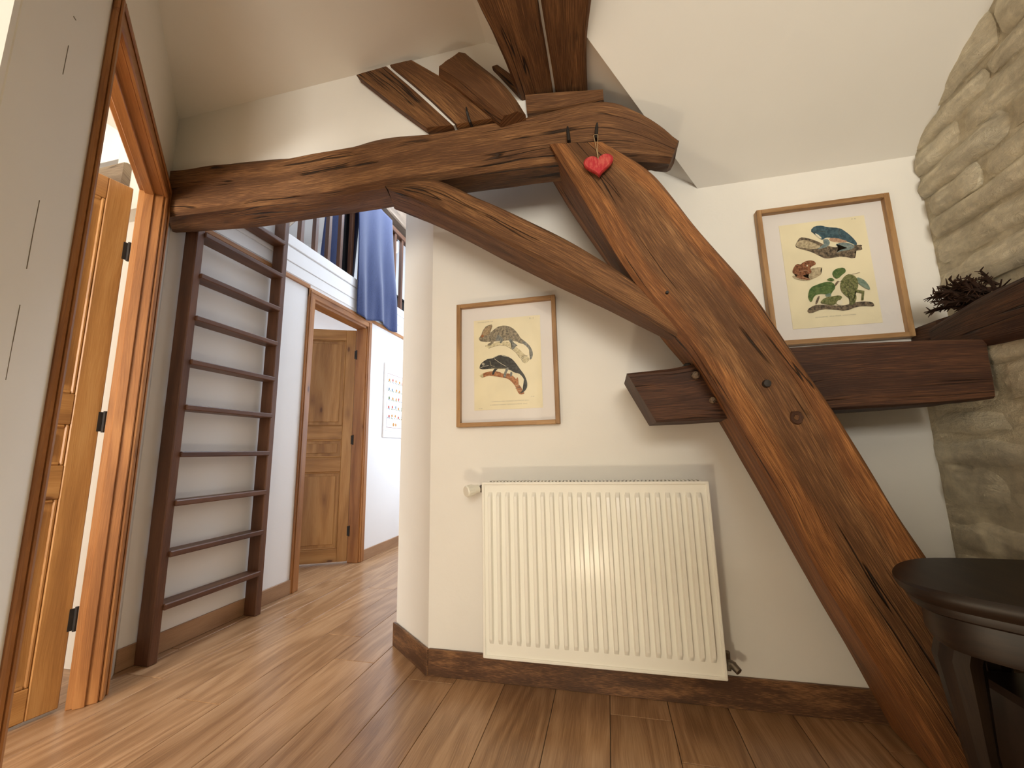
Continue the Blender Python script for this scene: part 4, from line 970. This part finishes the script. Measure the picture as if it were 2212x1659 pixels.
a0 = atx(826, 455, -2.12); a1 = atx(886, 478, -2.12)
lr = timber('loft_purlin', [[(-2.08, 2.6, 3.40), (-2.08, 2.6, 3.60), (-2.22, 2.6, 3.60), (-2.22, 2.6, 3.40)], [(-2.08, 5.2, 3.36), (-2.08, 5.2, 3.56), (-2.22, 5.2, 3.56), (-2.22, 5.2, 3.36)]], MAT['grey_beam'], n=30, amp=0.006, seed=88)
tag(lr, 'weathered grey-brown purlin just above the loft handrail', 'beam')
lp = atx(855, 534, -2.42)
lb_ = empty('loft_lamp', (lp.x, lp.y, lp.z)); tag(lb_, 'small glowing lamp tube behind the loft railing', 'lamp')
MB().tube([(0, 0, -0.075), (0, 0, -0.06), (0, 0, 0.06), (0, 0, 0.075)], [0.012, 0.028, 0.028, 0.012], 14).build('tube', emis('glowing_tube', (0.80, 0.95, 1.0), 14.0), lb_)
MB().tube([(0, 0, 0.073), (0, 0, 0.12)], 0.02, 10).tube([(0, 0, 0.118), (0, 0, 4.3 - lp.z)], 0.004, 6).build('cable', MAT['black'], lb_)

# ------------------------------------------------------------------ stone wall on the right
sw = MB().box(XS + 0.012, XS + 0.4, -2.7, 1.80, 1.10, 2.60).box(1.072, XS + 0.4, -2.7, 1.80, 0, 1.13)
wr = struct('wall_right', sw, 'mortar', 'rough limewashed rubble stone wall at the right edge', 'wall')
rs = random.Random(11)
def stone_face(xf, y0, y1, z0, z1, seed):
    nY, nZ = 7, 5; vs_ = []; fs = []
    w, h = y1 - y0, z1 - z0
    cyy, czz = (y0 + y1) / 2, (z0 + z1) / 2
    for j in range(nZ):
        for i in range(nY):
            a, b = i / (nY - 1) * 2 - 1, j / (nZ - 1) * 2 - 1
            edge = max(abs(a), abs(b)); k = 1 - 0.10 * (abs(a * b)) ** 2
            yy = cyy + a * k * w / 2 + 0.008 * noise.noise(V((seed, i * 1.3, j * 2.1))) ; zz = czz + b * k * h / 2 + 0.008 * noise.noise(V((seed + 9, i * 1.7, j * 1.1)))
            bul = 0.009 * (1 - abs(a) ** 4) * (1 - abs(b) ** 4)
            dx = 0.014 * noise.noise(V((seed * 2.3, yy * 14, zz * 16))) + 0.005 * noise.noise(V((seed, yy * 40, zz * 44)))
            vs_.append((xf + 0.008 - bul + dx - (0.006 if edge < 0.99 else 0), yy, zz))
    for j in range(nZ - 1):
        for i in range(nY - 1):
            a = j * nY + i; fs.append([a, a + nY, a + nY + 1, a + 1])
    # back rim
    rim = [i for i in range(nY)] + [j * nY + nY - 1 for j in range(1, nZ)] + [(nZ - 1) * nY + i for i in range(nY - 2, -1, -1)] + [j * nY for j in range(nZ - 2, 0, -1)]
    b0 = len(vs_)
    for r_ in rim: vs_.append((xf + 0.07, vs_[r_][1], vs_[r_][2]))
    m = len(rim)
    for i in range(m): fs.append([rim[i], rim[(i + 1) % m], b0 + (i + 1) % m, b0 + i])
    fs.append(list(range(b0, b0 + m)))
    o = obj('stone', vs_, fs, MAT['stone'], wr, None, 60)
    return o
def courses(xf, za, zb_, ymax, ymin):
    z = za
    while z < zb_ - 0.03:
        h = min(rs.uniform(0.07, 0.15), zb_ - z)
        y = ymax + rs.uniform(-0.02, 0.02)
        while y > ymin:
            w = rs.uniform(0.18, 0.46); zz = rs.uniform(-0.008, 0.008)
            stone_face(xf + rs.uniform(-0.008, 0.008), y - w, y - 0.004, z + 0.002 + zz, z + h - 0.002 + zz, rs.uniform(0, 90)); y -= w
        z += h
courses(XS, 1.36, 2.42, 1.66, -0.55)
courses(1.065, 0.02, 1.155, 1.66, 0.15)
# dark lintel beam set into the stone wall
lt = [atx(2053, 692, 1.05), atx(2212, 628, 1.05), atx(2080, 740, 1.05), atx(2212, 728, 1.05)]
lin_ = timber('lintel_beam', [[(1.045, 1.555, 1.150), (1.045, 1.555, 1.245), (1.24, 1.555, 1.245), (1.24, 1.555, 1.150)], [(1.04, 1.30, 1.130), (1.04, 1.30, 1.275), (1.24, 1.30, 1.275), (1.24, 1.30, 1.13)], [(1.04, 0.90, 1.12), (1.04, 0.90, 1.285), (1.24, 0.90, 1.285), (1.24, 0.90, 1.12)], [(1.04, -0.6, 1.12), (1.04, -0.6, 1.285), (1.24, -0.6, 1.285), (1.24, -0.6, 1.12)]], MAT['beam_dark'], n=50, amp=0.006, ch=0.016, seed=93)
tag(lin_, 'dark heavy beam built into the stone wall at the right edge', 'beam')
wg = timber('wedge_block', [[(1.062, 1.660, 1.205), (1.062, 1.660, 1.262), (1.20, 1.664, 1.30), (1.20, 1.664, 1.205)], [(1.064, 1.55, 1.175), (1.064, 1.55, 1.262), (1.20, 1.55, 1.30), (1.20, 1.55, 1.175)]], MAT['beam_dark'], n=14, amp=0.004, ch=0.006, seed=97)
tag(wg, 'grey-brown wedge block beside the frog print on the tie timber', 'block')

# dried plant on the ledge
pc = V((1.115, 1.455, 1.305)); dp = empty('dried_plant', tuple(pc)); tag(dp, 'dark dried evergreen sprig lying on the stone wall ledge', 'dried plant')
mb = MB(); rp = random.Random(3); tips = []
for i in range(64):
    a = rp.uniform(-0.2, 1.0); ln = rp.uniform(0.04, 0.085)
    base = V((rp.uniform(-0.03, 0.03), rp.uniform(-0.05, 0.05), rp.uniform(-0.025, 0.02)))
    d = V((-0.35 + rp.uniform(-0.4, 0.2), 0.75 + rp.uniform(-0.9, 0.3), rp.uniform(-0.05, 0.95))).normalized()
    mid = base + d * ln * 0.55 + V((0, 0, 0.004)); tip = base + d * ln
    mb.tube([base, mid, tip], [0.0045, 0.0050, 0.0022], 5); tips.append((base, mid, tip, d))
tw = mb.build('twigs', plain('dry_dark_plant', (0.030, 0.015, 0.009, 1), 0.9, 0.2, 40, 0.4), dp)
mb = MB()
for base, mid, tip, d in tips:
    for k in range(12):
        p = base.lerp(tip, 0.25 + 0.75 * k / 11); s_ = d.orthogonal(); s_.rotate(Matrix.Rotation(rp.uniform(0, 6.28), 3, d)); q = p + (d * 0.7 + s_ * 0.8) * rp.uniform(0.008, 0.016)
        mb.tube([p, q], [0.0024, 0.0010], 4)
nd = mb.build('needles', plain('dry_dark_needles', (0.040, 0.019, 0.011, 1), 0.9, 0.2), dp); nd['kind'] = 'stuff'
mb = MB(); mb.tube([(0.0, 0, -0.02), (-0.01, -0.08, -0.012), (-0.02, -0.13, 0.0)], [0.004, 0.003, 0.0015], 6).tube([(-0.01, -0.08, -0.012), (-0.015, -0.10, 0.012)], [0.003, 0.0015], 5); mb.build('stem', bpy.data.materials['dry_dark_plant'], dp)

# ------------------------------------------------------------------ dark side table, lower right
ZT = 0.60
sp = [(0.556, 1.02), (0.596, 1.125), (0.665, 1.195), (0.745, 1.235), (0.95, 1.235), (1.035, 1.215), (1.035, 0.60), (0.96, 0.575), (0.66, 0.88), (0.578, 0.955)]
sp = smooth_poly(sp, 2)
tb = empty('side_table', (0.82, 0.95, 0)); tag(tb, 'very dark wooden side table with rounded moulded top beside the strut foot', 'table')
cxy = (0.82, 0.97)
def inset(p, f): return [(cxy[0] + (x - cxy[0]) * f, cxy[1] + (y - cxy[1]) * f) for x, y in p]
def lathe_poly(levels, name, mat):
    vs_ = []; fs = []; uv = []; n = len(sp)
    for f, z in levels: vs_.extend([(x, y, z) for x, y in inset(sp, f)])
    for r_ in range(len(levels) - 1):
        for i in range(n):
            j = (i + 1) % n; fs.append([r_ * n + i, r_ * n + j, (r_ + 1) * n + j, (r_ + 1) * n + i]); uv.append([(i * 0.03, 0), (i * 0.03 + 0.03, 0), (i * 0.03 + 0.03, 0.02), (i * 0.03, 0.02)])
    fs.append(list(range(n))[::-1]); uv.append([(vs_[q][1], vs_[q][0]) for q in range(n)][::-1]); b = (len(levels) - 1) * n; fs.append(list(range(b, b + n))); uv.append([(vs_[q][1], vs_[q][0]) for q in range(b, b + n)])
    o = obj(name, vs_, fs, mat, tb, uv, 28); o.matrix_parent_inverse = Matrix.Translation(-Vector(tb.location)); return o
lathe_poly([(0.90, ZT - 0.050), (0.93, ZT - 0.046), (0.945, ZT - 0.036), (0.945, ZT - 0.032), (0.985, ZT - 0.022), (1.0, ZT - 0.014), (1.0, ZT - 0.006), (0.985, ZT)], 'table_top', MAT['table'])
lathe_poly([(0.84, ZT - 0.11), (0.86, ZT - 0.10), (0.86, ZT - 0.050)], 'apron', MAT['table'])
def tleg(x, y, dx, dy):
    m_ = MB(); pth = [(x, y, ZT - 0.06), (x + dx * 0.03, y + dy * 0.03, ZT - 0.14), (x + dx * 0.02, y + dy * 0.02, 0.30), (x - dx * 0.01, y - dy * 0.01, 0.12), (x + dx * 0.03, y + dy * 0.03, 0.02), (x + dx * 0.035, y + dy * 0.035, 0.0)]
    m_.tube(pth, [0.036, 0.036, 0.024, 0.018, 0.024, 0.022], 10); put(m_, 'leg', MAT['table'], tb)
tleg(0.66, 1.03, -0.7, 0.2); tleg(0.78, 1.15, 0.0, 0.8); tleg(0.97, 1.14, 0.3, 0.5); tleg(0.94, 0.70, 0.2, -0.6); tleg(0.74, 0.88, -0.5, -0.5)
put(bx(0.71, 1.03, 0.76, 1.14, 0.0, 0.40, 0.01), 'lower_cabinet', MAT['dark'], tb)

# ------------------------------------------------------------------ globe lamp standing on the floor in front of the wall
gl = empty('globe_lamp', (LAMP_POS[0], LAMP_POS[1], 0)); tag(gl, 'small glowing globe lamp on the floor in front of the radiator wall', 'lamp')
bm = bmesh.new(); bmesh.ops.create_uvsphere(bm, u_segments=24, v_segments=14, radius=0.05, matrix=Matrix.Translation((0, 0, LAMP_POS[2])))
me = bpy.data.meshes.new('globe'); bm.to_mesh(me); bm.free(); me.materials.append(emis('warm_globe', LAMP_COL, LAMP_STRENGTH)); me.shade_smooth(); link(bpy.data.objects.new('globe', me), gl)
MB().tube([(0, 0, 0), (0, 0, 0.015), (0, 0, 0.02), (0, 0, LAMP_POS[2] - 0.06), (0, 0, LAMP_POS[2] - 0.044)], [0.07, 0.07, 0.012, 0.012, 0.028], 20).build('stand', MAT['brass'], gl)

# unseen chest added behind the viewer to shade the lower right corner
ch_ = empty('light_blocker_chest', (0.63, -0.55, 0)); tag(ch_, 'added dark wooden chest, unseen, blocking light from the lower right', 'chest')
put(bx(0.14, 1.03, -0.74, -0.38, 0.05, 1.20, 0.004, ua=0), 'body', MAT['table'], ch_)
put(bx(0.12, 1.04, -0.76, -0.35, 1.20, 1.23, 0.006, ua=0), 'top', MAT['table'], ch_)
for i_ in range(4):
    z_ = 0.08 + i_ * 0.279
    dr = put(bx(0.17, 1.00, -0.38, -0.362, z_, z_ + 0.265, 0.004, ua=0), 'drawer', MAT['table'], ch_)
    for x_ in (0.45, 0.82):
        k_ = MB().tube([(x_, -0.362, z_ + 0.107), (x_, -0.34, z_ + 0.107), (x_, -0.332, z_ + 0.107)], [0.007, 0.014, 0.008], 10).build('knob', MAT['brass'], dr)
for x_, y_ in ((0.18, -0.42), (0.99, -0.42), (0.18, -0.70), (0.99, -0.70)):
    put(bx(x_ - 0.025, x_ + 0.025, y_ - 0.025, y_ + 0.025, 0, 0.05), 'foot', MAT['table'], ch_)
